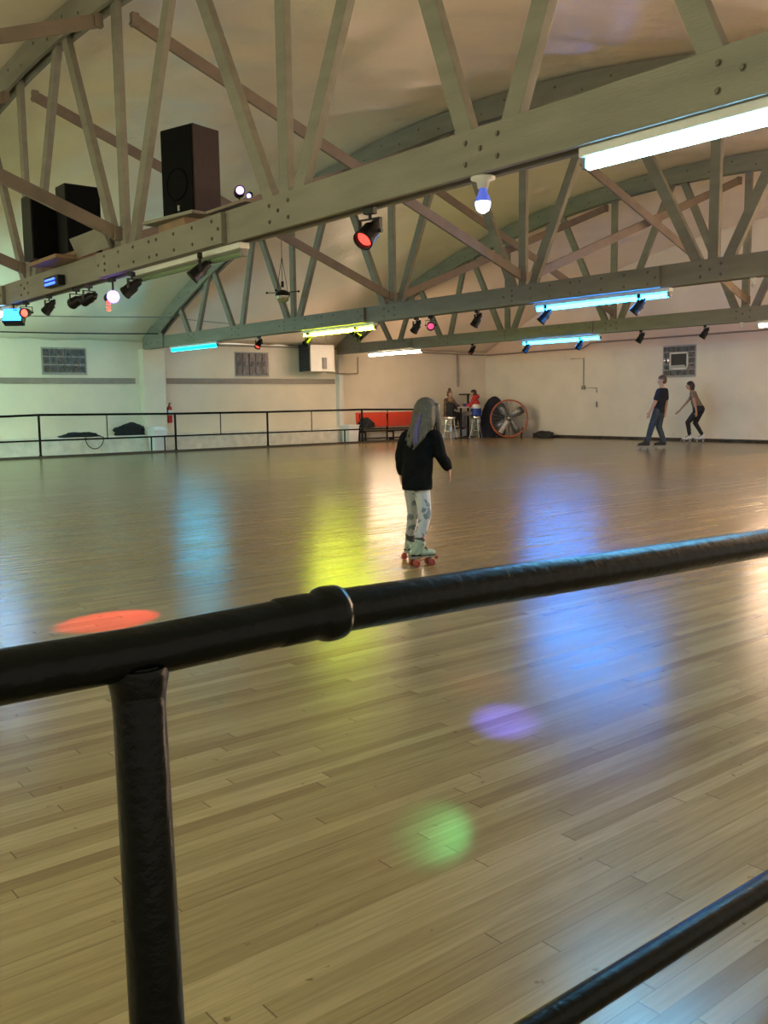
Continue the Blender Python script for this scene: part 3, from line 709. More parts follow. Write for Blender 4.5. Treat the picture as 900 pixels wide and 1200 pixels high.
def heap(name, label, cat, c, sz, m, seed, n=26):
    rnd = random.Random(seed); mb = MB(); me = bmesh.new(); bmesh.ops.create_icosphere(me, subdivisions=4, radius=1)
    for v in me.verts:
        q = v.co.copy(); a = noise.noise(q * 1.7 + V(seed, 0, 0)) * .32 + noise.noise(q * 4 + V(0, seed, 0)) * .14
        q *= 1 + a; q.z = max(q.z, -.3)
        v.co = V(q.x * sz[0] / 2, q.y * sz[1] / 2, (q.z + .3) * sz[2] / 1.3)
    o_me = bpy.data.meshes.new(name); me.to_mesh(o_me); me.free(); o_me.materials.append(M[m])
    for p in o_me.polygons: p.use_smooth = True
    o = link(bpy.data.objects.new(name, o_me)); o.location = c
    return tag(o, label, cat)
heap('jacket', 'dark jacket heaped on the wall ledge left of the white lidded bin', 'jacket', (10.75, 24.5, .475), (.95, .26, .32), 'blacksoft', 3)
heap('jacket', 'dark jacket slumped over the left end of the red bench', 'jacket', (18.55, 23.98, .47), (.62, .3, .30), 'blacksoft', 8)
r = thing('bag', 'black strap bag lying on the ledge with a loop hanging down', 'bag', (9.35, 24.42, .47))
b_ = heap('bag_body', None, None, (0, 0, 0), (1.0, .16, .13), 'blacksoft', 5); b_.parent = r
mb = MB(); mb.path([(.1, -.12, .05)] + [(.33 + .25 * math.cos(a), -.14, -.02 - .30 * math.sin(a)) for a in [PI - PI * i / 10 for i in range(11)]] + [(.4, -.1, .05)], .012, 8); mb.build('strap', M['cable'], r)

r = thing('bench', 'red backed bench behind the guard rail', 'bench', (19.55, 24.0, 0))
for a, b in ((-1.30, -.03), (-.015, 1.28)):
    mb = MB(); mb.box(((a + b) / 2, .10, .72), (b - a, .035, .47), 0, Matrix.Rotation(R(-5), 3, 'X')); mb.build('back_panel', M['redboard'], r, bevel=.05)
mb = MB(); mb.box((0, -.10, .36), (2.4, .30, .045)); mb.build('seat', M['dark'], r, bevel=.012)
for x in (-1.15, 0, 1.15):
    mb = MB(); mb.bar((x, .13, 0), (x, .10, .9), .04, .04); mb.bar((x, -.2, 0), (x, -.2, .34), .04, .04); mb.bar((x, -.2, .32), (x, .13, .32), .04, .04); mb.build('frame', M['blackrough'], r)
mb = MB(); mb.box((0, -.02, .12), (2.2, .25, .03)); mb.build('shelf', M['dark'], r)
def shoe(label, x, y, rz, m):
    r = thing('shoe', label, 'shoe', (x, y, 0), rz, 'shoes under the bench')
    mb = MB(); mb.add([(v[0], v[1], v[2]) for v in [(-.13, -.045, .02), (.13, -.05, .02), (.16, 0, .02), (.13, .05, .02), (-.13, .045, .02), (-.12, -.035, .11), (-.03, -.04, .11), (.13, 0, .045), (-.03, .04, .11), (-.12, .035, .11)]],
        [(0, 5, 6, 1), (1, 6, 7, 2), (2, 7, 8, 3), (3, 8, 9, 4), (4, 9, 5, 0), (5, 9, 8, 6), (6, 8, 7), (0, 1, 2, 3, 4)]); mb.build('upper', M[m], r, bevel=.012)
    mb = MB(); mb.span((-.14, -.05, 0), (.15, .05, .02)); mb.build('sole', M['white'], r, bevel=.008)
shoe('white shoe under the right end of the red bench', 20.3, 24.0, .4, 'bootwhite')
shoe('dark shoe under the middle of the red bench', 19.7, 24.05, .2, 'bootblack')

# ------------------------------------------------------------------ corner: stools, table, fan
def make_stool(label, x, y, rz):
    r = thing('bar_stool', label, 'stool', (x, y, 0), rz, 'chrome bar stools in the corner')
    mb = MB(); mb.lathe([(.001, .80), (.15, .80), (.175, .785), (.18, .765), (.18, .745)], n=26); mb.build('seat', M['woodbrown'], r)
    mb = MB(); mb.lathe([(.182, .75), (.186, .745), (.186, .66), (.182, .655), (.14, .655), (.001, .66)], n=26); mb.build('seat_band', M['chrome'], r)
    for k in range(4):
        a = PI / 4 + k * PI / 2; d = V(math.cos(a), math.sin(a), 0)
        mb = MB(); mb.path([d * .13 + V(0, 0, .66), d * .15 + V(0, 0, .42), d * .19 + V(0, 0, .2), d * .25 + V(0, 0, 0.01)], .016, 8); mb.build('leg', M['chrome'], r)
    mb = MB(); mb.path([V(math.cos(t * PI / 12) * .185, math.sin(t * PI / 12) * .185, .26) for t in range(24)], .012, 8, closed=True)
    mb.path([V(math.cos(t * PI / 12) * .15, math.sin(t * PI / 12) * .15, .5) for t in range(24)], .010, 8, closed=True); mb.build('foot_ring', M['chrome'], r)
    return r
ST = [(21.73, 23.42), (22.94, 23.42), (22.2, 24.02)]
make_stool('chrome bar stool under the sandy haired child', *ST[0], .2)
make_stool('chrome bar stool under the person in the red white and blue jacket', *ST[1], .5)
make_stool('chrome bar stool behind the child at the table', *ST[2], .9)
r = thing('pedestal_table', 'small round pedestal table with white top between the seated people', 'table', (22.42, 23.62, 0))
mb = MB(); mb.lathe([(.001, 1.08), (.30, 1.08), (.31, 1.07), (.31, 1.05), (.29, 1.045), (.001, 1.045)], n=28); mb.build('tabletop', M['white'], r)
mb = MB(); mb.tube((0, 0, .03), (0, 0, 1.05), .035); mb.build('pedestal', M['blackrough'], r)
mb = MB(); mb.lathe([(.001, .05), (.05, .05), (.24, .02), (.25, 0)], n=24); mb.build('base', M['blackrough'], r)
r = thing('cocktail_table', 'tall dark table standing behind the red jacket', 'table', (23.42, 24.3, 0))
mb = MB(); mb.lathe([(.001, 1.53), (.33, 1.53), (.33, 1.49), (.001, 1.49)], n=28); mb.build('tabletop', M['woodbrown'], r)
mb = MB(); mb.tube((0, 0, .03), (0, 0, 1.5), .04); mb.build('pedestal', M['blackrough'], r)
mb = MB(); mb.lathe([(.001, .05), (.05, .05), (.26, .02), (.27, 0)], n=24); mb.build('base', M['blackrough'], r)

# covered stack beside the fan
mb = MB(); n = 40; prof = [(1.0, 0), (.97, .25), (.9, .6), (.82, .9), (.66, 1.15), (.45, 1.32), (.2, 1.41), (.001, 1.43)]
vs = []; fs = []
for i, (rr, h) in enumerate(prof):
    for k in range(n):
        a = 2 * PI * k / n; f = 1 + .07 * math.sin(a * 7 + h * 2) * (1 - h / 1.6) + .04 * math.sin(a * 3)
        vs.append((rr * f * .50 * math.cos(a) + .10 * h, rr * f * .42 * math.sin(a), h))
for i in range(len(prof) - 1):
    for k in range(n): fs.append((i * n + k, i * n + (k + 1) % n, (i + 1) * n + (k + 1) % n, (i + 1) * n + k))
mb.add(vs, fs, 0, True); o = mb.build('covered_equipment', M['navy']); o.location = (23.85, 23.55, 0); tag(o, 'navy draped cover rising behind the orange rimmed fan', 'covered equipment')

# drum fan leaning back against the wall
r = thing('drum_fan', 'big drum fan with an orange rim beside the navy cover', 'fan', (23.75, 22.62, 0), R(-46))
# local: -Y is the front
RX = Matrix.Rotation(R(90), 3, 'X'); FC = V(0, 0, .66)
mb = MB(); mb.lathe([(.60, -.02), (.645, -.02), (.655, 0), (.655, .03), (.625, .05), (.60, .03), (.60, -.02)], FC + V(0, -.14, 0), 48, 0, RX); mb.build('front_rim', M['orange'], r)
mb = MB(); mb.lathe([(.615, 0), (.63, 0), (.63, -.34), (.615, -.34), (.615, 0)], FC + V(0, -.14, 0), 48, 0, RX); mb.build('drum', M['grey'], r)
mb = MB()
for k in range(9):
    rr = .10 + k * .06; mb.path([FC + V(rr * math.cos(t * PI / 20), -.16, rr * math.sin(t * PI / 20)) for t in range(40)], .0035, 5, closed=True)
for k in range(24):
    a = k * PI / 12; mb.path([FC + V(.08 * math.cos(a), -.165, .08 * math.sin(a)), FC + V(.61 * math.cos(a), -.15, .61 * math.sin(a))], .003, 5)
g = mb.build('front_grille', M['steel'], r)
mb = MB(); mb.lathe([(.001, .07), (.05, .06), (.07, .03), (.07, -.10), (.001, -.10)], FC + V(0, -.06, 0), 24, 0, RX); mb.build('hub', M['chrome'], r)
for k in range(4):
    a = R(30 + 90 * k); u = V(math.cos(a), 0, math.sin(a)); w = V(-math.sin(a), 0, math.cos(a))
    mb = MB(); q = []
    for rr, wd in ((.06, .05), (.2, .13), (.4, .17), (.57, .15)):
        q += [FC + u * rr + w * wd + V(0, .0, 0), FC + u * rr - w * wd * .6 + V(0, .09, 0), FC + u * rr - w * wd * .6 + V(0, .098, 0), FC + u * rr + w * wd + V(0, .008, 0)]
    fs = [(0, 1, 2, 3), (15, 14, 13, 12)]
    for i in range(3):
        for j in range(4): fs.append((i * 4 + j, i * 4 + (j + 1) % 4, i * 4 + 4 + (j + 1) % 4, i * 4 + 4 + j))
    mb.add(q, fs, 0, True); mb.build('blade', M['steel'], r)
mb = MB()
for x in (-.06, .06): mb.bar(FC + V(x, .14, -.62), FC + V(x, .14, .62), .04, .04)
mb.build('motor_strut', M['lightgrey'], r)
mb = MB(); a = R(238); u = V(math.cos(a), 0, math.sin(a)); mb.tube(FC + u * .10 + V(0, -.22, 0), FC + u * .56 + V(0, -.22, 0), .085, None, 20); mb.build('motor', M['lightgrey'], r)
for s in (-1, 1):
    mb = MB(); mb.bar((s * .42, -.28, .03), (s * .42, .25, .03), .05, .06, (1, 0, 0)); mb.bar((s * .42, .0, .05), (s * .46, .0, .35), .05, .05, (0, 1, 0)); mb.build('foot', M['blackrough'], r)
heap('cable_heap', 'dark tangle of cable on the floor right of the drum fan', 'cable heap', (24.3, 21.55, 0), (.5, .9, .22), 'cable', 12)

# ------------------------------------------------------------------ rail in front of the viewer
r = thing('pipe_barrier', 'thick black pipe barrier right in front of the viewer', 'barrier', (.46, 1.055, 0))
def pl(p): return V(p[0] - .46, p[1] - 1.055, p[2])
RP = [(-1.6, 1.05, 1.012), (-.4, 1.052, 1.008), (.30, 1.055, 1.003), (.46, 1.056, 1.001), (.73, 1.061, 1.005)]
RQ = [(.76, 1.062, 1.0055), (.9, 1.069, 1.001), (1.06, 1.078, .996), (1.38, 1.09, .984), (1.99, 1.095, .971), (3.0, 1.10, .955), (4.2, 1.1, .945)]
mb = MB(); mb.path([pl(p) for p in RP], .0315, 28); mb.build('top_rail', M['black'], r)
mb = MB(); mb.path([pl(p) for p in RQ], .0315, 28); mb.build('top_rail', M['black'], r)
mb = MB(); c0 = V(.665, 1.060, 1.0045); dx = V(1, .03, 0).normalized(); rot = dx.to_track_quat('Z', 'Y').to_matrix()
mb.lathe([(.030, -.005), (.0335, 0), (.0338, .05), (.033, .062), (.0375, .070), (.0395, .078), (.0395, .094), (.0375, .102), (.030, .106)], pl(c0), 30, 0, rot); mb.build('coupling', M['black'], r)
mb = MB(); mb.path([pl((.437, .98, 0)), pl((.449, 1.018, .5)), pl((.46, 1.056, .985))], [.0335, .0335, .0315], 28); p_ = mb.build('post', M['black'], r)
mb = MB(); mb.lathe([(.030, .905), (.0315, .925), (.033, .95), (.037, .972), (.036, .985)], (0, 0, 0), 28); mb.build('collar', M['black'], p_)
mb = MB(); mb.lathe([(.06, 0), (.06, .012), (.031, .02)], (-.023, -.075, 0), 24); mb.build('floor_flange', M['black'], p_)
mb = MB(); mb.path([pl((-1.6, 1.035, .2)), pl((.46, 1.035, .2)), pl((4.2, 1.025, .2))], .0275, 24); mb.build('lower_rail', M['black'], r)
for x in (-1.5, 4.1):
    mb = MB(); mb.tube(pl((x, 1.06, 0)), pl((x, 1.06, 1.0)), .030, None, 20); mb.build('post', M['black'], r)

# ------------------------------------------------------------------ people
def blob(name, prims, vox, mat, parent, smooth=4, disp=0.0):
    """closed shapes fused into one continuous skin"""
    mb = MB()
    for p in prims:
        k = p[0]
        if k == 'c':
            _, a, b, r0, r1 = p; a, b = Vector(a), Vector(b); d = (b - a); L_ = max(d.length, 1e-5); d.normalize()
            pts = []; rr = []
            for i in range(5): t = PI / 2 * (1 - i / 4) ; pts.append(a - d * r0 * math.sin(t)); rr.append(max(r0 * math.cos(t), r0 * .05))
            for i in range(5): t = PI / 2 * (i / 4); pts.append(b + d * r1 * math.sin(t)); rr.append(max(r1 * math.cos(t), r1 * .05))
            mb.path(pts, rr, 14)
        elif k == 'e':
            _, c, sc, rot = p
            mb.ball(c, 1.0, 18, 0, sc, rot)
        elif k == 'l':   # stacked ellipses: (centre, rx, ry, angle)
            n = 24; vs = []; fs = []
            for c, rx, ry, a in p[1]:
                for q in range(n):
                    t = 2 * PI * q / n; x, y = rx * math.cos(t), ry * math.sin(t)
                    vs.append((c[0] + x * math.cos(a) - y * math.sin(a), c[1] + x * math.sin(a) + y * math.cos(a), c[2]))
            m_ = len(p[1])
            for i in range(m_ - 1):
                for q in range(n): fs.append((i * n + q, i * n + (q + 1) % n, (i + 1) * n + (q + 1) % n, (i + 1) * n + q))
            fs += [tuple(range(n - 1, -1, -1)), tuple(range((m_ - 1) * n, m_ * n))]
            mb.add(vs, fs, 0, True)
    o = mb.build(name, mat)
    md = o.modifiers.new('fuse', 'REMESH'); md.mode = 'VOXEL'; md.voxel_size = vox; md.use_smooth_shade = True
    sm = o.modifiers.new('soften', 'SMOOTH'); sm.iterations = smooth; sm.factor = .5
    dg = bpy.context.evaluated_depsgraph_get(); dg.update()
    me = bpy.data.meshes.new_from_object(o.evaluated_get(dg))
    o.modifiers.clear(); old = o.data; o.data = me; bpy.data.meshes.remove(old); me.name = name
    if not me.materials: me.materials.append(mat)
    if disp:
        for v in me.vertices:
            q = v.co * 14; v.co += v.normal * (noise.noise(q) * disp + noise.noise(v.co * 34) * disp * .4)
    for p in me.polygons: p.use_smooth = True
    o.parent = parent
    return o

def limb(pts):
    """pts: (point, radius) chain"""
    return [('c', pts[i][0], pts[i + 1][0], pts[i][1], pts[i + 1][1]) for i in range(len(pts) - 1)]

def hand(wrist, aim, side, s, curl=.5):
    """palm and five unequal bent fingers; aim points from wrist to finger tips, side toward the thumb"""
    w = Vector(wrist); a = Vector(aim).normalized(); sd = Vector(side); sd = (sd - a * sd.dot(a)).normalized(); n = a.cross(sd)
    P = []
    pc = w + a * (.045 * s)
    rot = Matrix((a, sd, n)).transposed()
    P.append(('e', pc, (.052 * s, .040 * s, .017 * s), rot)); P.append(('c', w - a * .02 * s, pc, .024 * s, .022 * s))
    for k, (o_, L_) in enumerate(((.029, .066), (.010, .075), (-.010, .070), (-.028, .054))):
        b0 = w + a * .082 * s + sd * o_ * s; d0 = (a + sd * o_ * 3 + n * .35 * curl).normalized(); b1 = b0 + d0 * L_ * .45 * s
        d1 = (a * (1 - .55 * curl) + n * .9 * curl + sd * o_ * 2).normalized(); b2 = b1 + d1 * L_ * .32 * s
        d2 = (a * (1 - 1.0 * curl) + n * 1.1 * curl).normalized(); b3 = b2 + d2 * L_ * .24 * s
        P += limb([(b0 - a * .02 * s, .0095 * s), (b1, .0088 * s), (b2, .0082 * s), (b3, .0072 * s)])
    t0 = w + a * .025 * s + sd * .030 * s; t1 = t0 + (a * .55 + sd * .75 + n * .2).normalized() * .036 * s; t2 = t1 + (a * .9 + sd * .25 + n * .35).normalized() * .030 * s
    P += limb([(t0, .013 * s), (t1, .0105 * s), (t2, .0085 * s)])
    return P

def head_prims(c, f, s, up=(0, 0, 1)):
    """skull, jaw, nose, ears and brow; c centre, f facing, s head height"""
    c = Vector(c); u = Vector(up).normalized(); f = Vector(f); f = (f - u * f.dot(u)).normalized(); l = u.cross(f)
    rot = Matrix((f, l, u)).transposed()
    P = [('e', c + u * .10 * s - f * .03 * s, (.42 * s, .335 * s, .40 * s), rot), ('e', c - u * .20 * s + f * .12 * s, (.27 * s, .25 * s, .29 * s), rot),
         ('e', c - u * .40 * s + f * .24 * s, (.10 * s, .11 * s, .08 * s), rot), ('e', c + u * .08 * s + f * .27 * s, (.12 * s, .26 * s, .07 * s), rot),
         ('c', c + u * .03 * s + f * .37 * s, c - u * .12 * s + f * .47 * s, .03 * s, .055 * s)]
    for k in (-1, 1): P.append(('e', c + l * .345 * s * k - f * .02 * s - u * .04 * s, (.075 * s, .03 * s, .12 * s), rot)); P.append(('e', c - u * .1 * s + f * .22 * s + l * k * .15 * s, (.1 * s, .09 * s, .08 * s), rot))
    return P, (c, f, l, u, rot)

def face(root, fr, s):
    c, f, l, u, rot = fr
    for k in (-1, 1):
        mb = MB(); p = c + f * .325 * s + l * k * .145 * s + u * .0 * s; mb.ball(p, .055 * s, 12); e = mb.build('eye', M['eyewhite'], root)
        mb = MB(); mb.ball(p + f * .042 * s, .022 * s, 10); mb.build('iris', M['pupil'], e)
    mb = MB(); mb.ball(c + f * .385 * s - u * .235 * s, .1 * s, 12, 0, (.35, 1, .28), rot); mb.build('mouth', M['lip'], root)

CAMROT = R(-38.767)

def roller_skate(root, ankle, heel, dirv, s, boot, wheel, tall=.05, laces=True, wheel_r=.029):
    """boot with plate, two axles, four wheels and a toe stop. heel: sole point under the heel at z of the plate top"""
    d = Vector((dirv[0], dirv[1], 0)).normalized(); n = V(-d.y, d.x, 0); h = Vector(heel); u = V(0, 0, 1)
    rot = Matrix((d, n, u)).transposed(); L_ = .215 * s
    base = h; zt = base.z
    P = [('e', base + d * L_ * .16 + u * .035 * s, (.055 * s, .036 * s, .045 * s), rot), ('e', base + d * L_ * .55 + u * .030 * s, (.085 * s, .040 * s, .036 * s), rot),
         ('e', base + d * L_ * .82 + u * .026 * s, (.05 * s, .041 * s, .030 * s), rot), ('c', base + d * L_ * .2 + u * .05 * s, Vector(ankle) + u * tall * .3 * s, .041 * s, .040 * s),
         ('c', base + d * L_ * .35 + u * .045 * s, Vector(ankle) + d * .012 * s, .038 * s, .038 * s), ('c', Vector(ankle) - u * .03 * s, Vector(ankle) + u * tall * .2 * s - d * .004 * s, .041 * s, .045 * s)]
    b = blob('roller_skate', P, .007 * s, boot, root, 3)
    mb = MB(); mb.box(base + d * L_ * .5 + u * .0, (L_ * 1.08, .06 * s, .012 * s), 0, rot); mb.box(base + d * L_ * .08 - u * .004, (L_ * .3, .055 * s, .022 * s), 0, rot)
    for t in (.12, .80): mb.tube(base + d * L_ * t + u * .0, base + d * L_ * t - u * .035 * s, .016 * s, .012 * s, 10); mb.tube(base + d * L_ * t - u * (zt - wheel_r) - n * .05 * s, base + d * L_ * t - u * (zt - wheel_r) + n * .05 * s, .006 * s, None, 8)
    mb.build('plate', M['steel'], b, bevel=.002)
    mb = MB(); mb.box(base + d * L_ * .16 + u * .012 * s, (.088 * s, .062 * s, .022 * s), 0, rot); mb.box(base + d * L_ * .62 + u * .007 * s, (.17 * s, .066 * s, .010 * s), 0, rot); mb.build('sole', M['blackrough'], b, bevel=.004)
    wr = V(n.x, n.y, 0).to_track_quat('Z', 'Y').to_matrix()
    for t in (.12, .80):
        for k in (-1, 1):
            c = base + d * L_ * t + n * .043 * s * k; c = V(c.x, c.y, wheel_r + .001)
            w = wheel_r
            mb = MB(); mb.lathe([(.008, -.016 * s), (w * .55, -.017 * s), (w * .9, -.016 * s), (w, -.010 * s), (w, .010 * s), (w * .9, .016 * s), (w * .55, .017 * s), (.008, .016 * s)], c, 22, 0, wr)
            mb.build('wheel', wheel, b)
    mb = MB(); mb.tube(base + d * L_ * 1.06 + u * .0, base + d * L_ * 1.14 - u * .026 * s, .010 * s, .018 * s, 12); mb.build('toe_stop', wheel, b)
    if laces:
        mb = MB()
        for i in range(5):
            q = base + d * (L_ * (.62 - .07 * i)) + u * (.068 + .012 * i) * s
            mb.path([q - n * .034 * s - u * .022 * s, q - n * .02 * s, q + u * .006 * s, q + n * .02 * s, q + n * .034 * s - u * .022 * s], .0042 * s, 6)
        mb.build('laces', M['cable'], b)
    return b

# ---- the girl skating away from the rail ---------------------------------
g = thing('person', 'child with long grey blond hair with a violet streak, black hoodie and red wheeled skates', 'person', (4.837, 5.545, 0), CAMROT)
TH = R(48); fw = V(math.cos(TH), math.sin(TH), 0); lf = V(-math.sin(TH), math.cos(TH), 0)
hp, fr = head_prims((.050, .075, 1.195), (math.cos(R(38)), math.sin(R(38)), -.12), .205)
shL, shR = V(-.108, .105, 1.01), V(.105, .0, 1.02)
elL, wrL = V(-.160, .09, .845), V(-.150, .115, .735)
elR, wrR = V(.150, -.01, .875), V(.214, .03, .775)
hipL, knL, anL = V(-.076, .085, .62), V(-.064, .17, .40), V(-.087, .295, .185)
hipR, knR, anR = V(-.002, .03, .62), V(.025, .0, .405), V(-.018, .0, .19)
body = hp + limb([((.035, .07, 1.12), .046), ((.0, .06, 1.03), .05)]) + [('l', [((-.03, .05, .62), .09, .07, TH + PI / 2), ((-.03, .05, .70), .105, .08, TH + PI / 2), ((-.025, .05, .80), .10, .075, TH + PI / 2), ((-.015, .055, .95), .125, .085, TH + PI / 2), ((-.005, .06, 1.04), .10, .07, TH + PI / 2)])]
body += limb([(shL, .042), (elL, .033), (wrL, .024)]) + limb([(shR, .042), (elR, .033), (wrR, .024)])
body += limb([(hipL, .066), (knL, .040), (anL, .033), (V(-.075, .33, .11), .034), (V(-.04, .42, .10), .028)]) + limb([(hipR, .068), (knR, .042), (anR, .034), (V(-.01, .01, .11), .034), (V(.08, .05, .10), .028)])
body += hand(wrL, (.02, .02, -1), (.6, .7, 0), .78, .55) + hand(wrR, (.10, .05, -1), (.2, -.9, 0), .78, .4)
blob('body', body, .0065, M['skin'], g, 2)
face(g, fr, .205)
# leggings
P = limb([(hipL, .068), (V(-.068, .13, .50), .056), (knL, .047), (V(-.078, .23, .29), .043), (anL + V(.004, -.03, .05), .041)]) + limb([(hipR, .068), (V(.014, .015, .50), .060), (knR, .050), (V(.003, 0, .30), .045), (anR + V(.0, 0, .055), .043)]) + [('e', (-.03, .05, .65), (.12, .10, .09), Matrix.Rotation(TH + PI / 2, 3, 'Z'))]
blob('leggings', P, .008, M['print'], g, 2)
for a_, b_ in ((anL, anL + V(.004, -.04, .075)), (anR, anR + V(.002, 0, .075))): blob('sock', limb([(a_ + V(0, 0, -.02), .0395), (a_, .0395), (b_, .0395)]), .006, M['sock'], g, 2)
# hoodie
A_ = TH + PI / 2
P = [('l', [((-.034, .045, .618), .118, .112, A_), ((-.034, .045, .66), .124, .118, A_), ((-.034, .048, .76), .128, .116, A_), ((-.030, .055, .88), .134, .112, A_), ((-.018, .06, .98), .142, .105, A_), ((-.005, .06, 1.045), .105, .085, A_), ((.01, .06, 1.085), .065, .06, A_)])]
P += limb([(shL, .060), (V(-.142, .10, .93), .054), (elL, .049), (V(-.158, .105, .79), .045), (wrL + V(0, 0, .012), .041)]) + limb([(shR, .060), (V(.13, -.005, .94), .054), (elR, .049), (V(.185, .012, .82), .045), (wrR + V(-.008, -.004, .012), .040)])
P += [('e', (-.035, .035, 1.02), (.10, .075, .06), Matrix.Rotation(A_, 3, 'Z'))]
h_ = blob('hoodie', P, .009, M['hoodie'], g, 3, .006)
mb = MB(); mb.lathe([(1.0, .0), (1.035, .012), (1.035, .03), (1.0, .045)], (0, 0, 0), 32)
mb.v = [(-.034 + (x * .119 * math.cos(A_) - y * .113 * math.sin(A_)), .045 + (x * .119 * math.sin(A_) + y * .113 * math.cos(A_)), .606 + z) for x, y, z in mb.v]; mb.build('hem_band', M['hoodie'], h_)
# hair: cap plus long locks down the back and over both shoulders
hc = V(.050, .075, 1.195); rot = Matrix((fr[1], fr[2], fr[3])).transposed()
bk = -fr[1]; lt = fr[2]
P = [('e', hc + V(0, 0, .038) + bk * .014, (.097, .090, .097), rot)]
def lock(a, b, c, r0, r1, r2): return limb([(a, r0), (b, r1), (c, r2)])
for t in range(-4, 5):
    ang = t * .30
    o0 = (bk * math.cos(ang) + lt * math.sin(ang))
    top = hc + o0 * .060 + V(0, 0, .05); mid = hc + o0 * .092 + V(-.008, -.01, -.075)
    end = hc + o0 * .10 + V(-.055 - .012 * abs(t - 1), -.03, -.215 - .020 * math.cos(t * 1.9))
    P += lock(top, mid, end, .046, .036, .012)
    if t in (-3, -1, 1, 3): P += lock(mid, hc + o0 * .112 + V(-.035, -.02, -.16), end + V(-.012, -.005, -.035), .026, .022, .007)
P += lock(hc + lt * -.07 + fr[1] * .03 + V(0, 0, .05), hc + lt * -.095 + fr[1] * .03 + V(0, 0, -.06), hc + lt * -.085 + fr[1] * .05 + V(0, 0, -.20), .040, .028, .010)
P += lock(hc + lt * .07 + fr[1] * .03 + V(0, 0, .05), hc + lt * .09 + fr[1] * .02 + V(0, 0, -.06), hc + lt * .11 + V(-.03, 0, -.22), .040, .026, .009)
P += lock(V(-.035, -.01, 1.08), V(-.07, -.03, 1.0), V(-.09, -.035, .945), .030, .024, .008) + lock(V(.0, -.02, 1.08), V(-.03, -.045, 1.0), V(-.045, -.05, .955), .028, .022, .008)
hr = blob('hair', P, .007, M['hair'], g, 2, .004)
P = lock(V(-.012, -.022, 1.195), V(-.032, -.052, 1.08), V(-.038, -.072, .975), .013, .017, .007) + lock(V(-.030, -.014, 1.16), V(-.050, -.045, 1.06), V(-.060, -.066, .965), .010, .014, .006)
blob('violet_streak', P, .005, M['hairviolet'], hr, 2, .002)
roller_skate(g, (-.018, .0, .185), (-.085, -.028, .078), (math.cos(R(24)), math.sin(R(24))), .93, M['boot'], M['wheel'])
roller_skate(g, (-.087, .30, .185), (-.112, .255, .078), (math.cos(R(64)), math.sin(R(64))), .93, M['boot'], M['wheel'])

# ---- generic adult builder -------------------------------------------------
def clothe(root, name, prims, vox, mat, d=.004): return blob(name, prims, vox, mat, root, 2, d)

# ---- man skating by the far wall -------------------------------------------
m = thing('person', 'man in a navy t-shirt, blue jeans and black roller skates by the far wall', 'person', (20.50, 14.38, 0), CAMROT + R(-16))
S_ = .245
hp, fr = head_prims((.115, .0, 1.735), (-1, -.1, .02), S_)
A_ = R(10)
j = dict(sl=V(.055, -.17, 1.46), sr=V(.205, .17, 1.47), el=V(-.05, -.24, 1.16), wl=V(-.165, -.25, .93), er=V(.24, .25, 1.17), wr=V(.215, .24, .93),
         hl=V(.02, -.09, .96), hr=V(.10, .09, .96), kl=V(-.115, -.09, .57), al=V(-.205, -.09, .21), kr=V(.065, .09, .56), ar=V(.19, .10, .21))
torso = [('l', [((.06, 0, .90), .115, .165, 0), ((.06, 0, 1.0), .115, .165, 0), ((.085, 0, 1.15), .115, .155, 0), ((.115, 0, 1.32), .125, .185, 0), ((.13, 0, 1.45), .10, .19, 0), ((.13, 0, 1.53), .06, .10, 0)])]
arms = limb([(j['sl'], .060), (j['el'], .044), (j['wl'], .031)]) + limb([(j['sr'], .060), (j['er'], .044), (j['wr'], .031)])
legs = limb([(j['hl'], .095), (j['kl'], .063), (j['al'], .045), (V(-.24, -.09, .12), .042), (V(-.36, -.10, .10), .035)]) + limb([(j['hr'], .095), (j['kr'], .063), (j['ar'], .045), (V(.17, .10, .12), .042), (V(.05, .09, .10), .035)])
body = hp + limb([((.115, 0, 1.64), .058), ((.13, 0, 1.50), .065)]) + torso + arms + legs + hand(j['wl'], (-.3, 0, -1), (-1, 0, .2), 1.0, .5) + hand(j['wr'], (-.25, 0, -1), (-1, 0, .2), 1.0, .5)
blob('body', body, .010, M['skin'], m, 2); face(m, fr, S_)
clothe(m, 't_shirt', [('l', [((.055, 0, .91), .14, .185, 0), ((.07, 0, 1.05), .135, .18, 0), ((.09, 0, 1.17), .135, .178, 0), ((.115, 0, 1.33), .145, .205, 0), ((.13, 0, 1.46), .115, .20, 0), ((.13, 0, 1.545), .072, .095, 0)])] +
       limb([(j['sl'], .080), (j['sl'].lerp(j['el'], .62), .074)]) + limb([(j['sr'], .080), (j['sr'].lerp(j['er'], .62), .074)]), .014, M['tee'])
clothe(m, 'jeans', limb([(j['hl'], .110), (j['kl'], .080), (j['al'], .066)]) + limb([(j['hr'], .110), (j['kr'], .080), (j['ar'], .066)]) + [('l', [((.06, 0, .86), .13, .18, 0), ((.06, 0, 1.0), .125, .175, 0)])], .014, M['jeans'])
c, f, l, u, rot = fr
blob('hair', [('e', c + u * .050 - f * .016, (.108, .091, .086), rot), ('e', c - f * .055 - u * .01, (.07, .086, .085), rot)], .008, M['hairbrown'], m, 2)
roller_skate(m, (-.205, -.09, .20), (-.165, -.09, .085), (-1, -.08), 1.28, M['bootblack'], M['wheelgrey'])
roller_skate(m, (.19, .10, .20), (.235, .10, .085), (-1, -.04), 1.28, M['bootblack'], M['wheelgrey'])

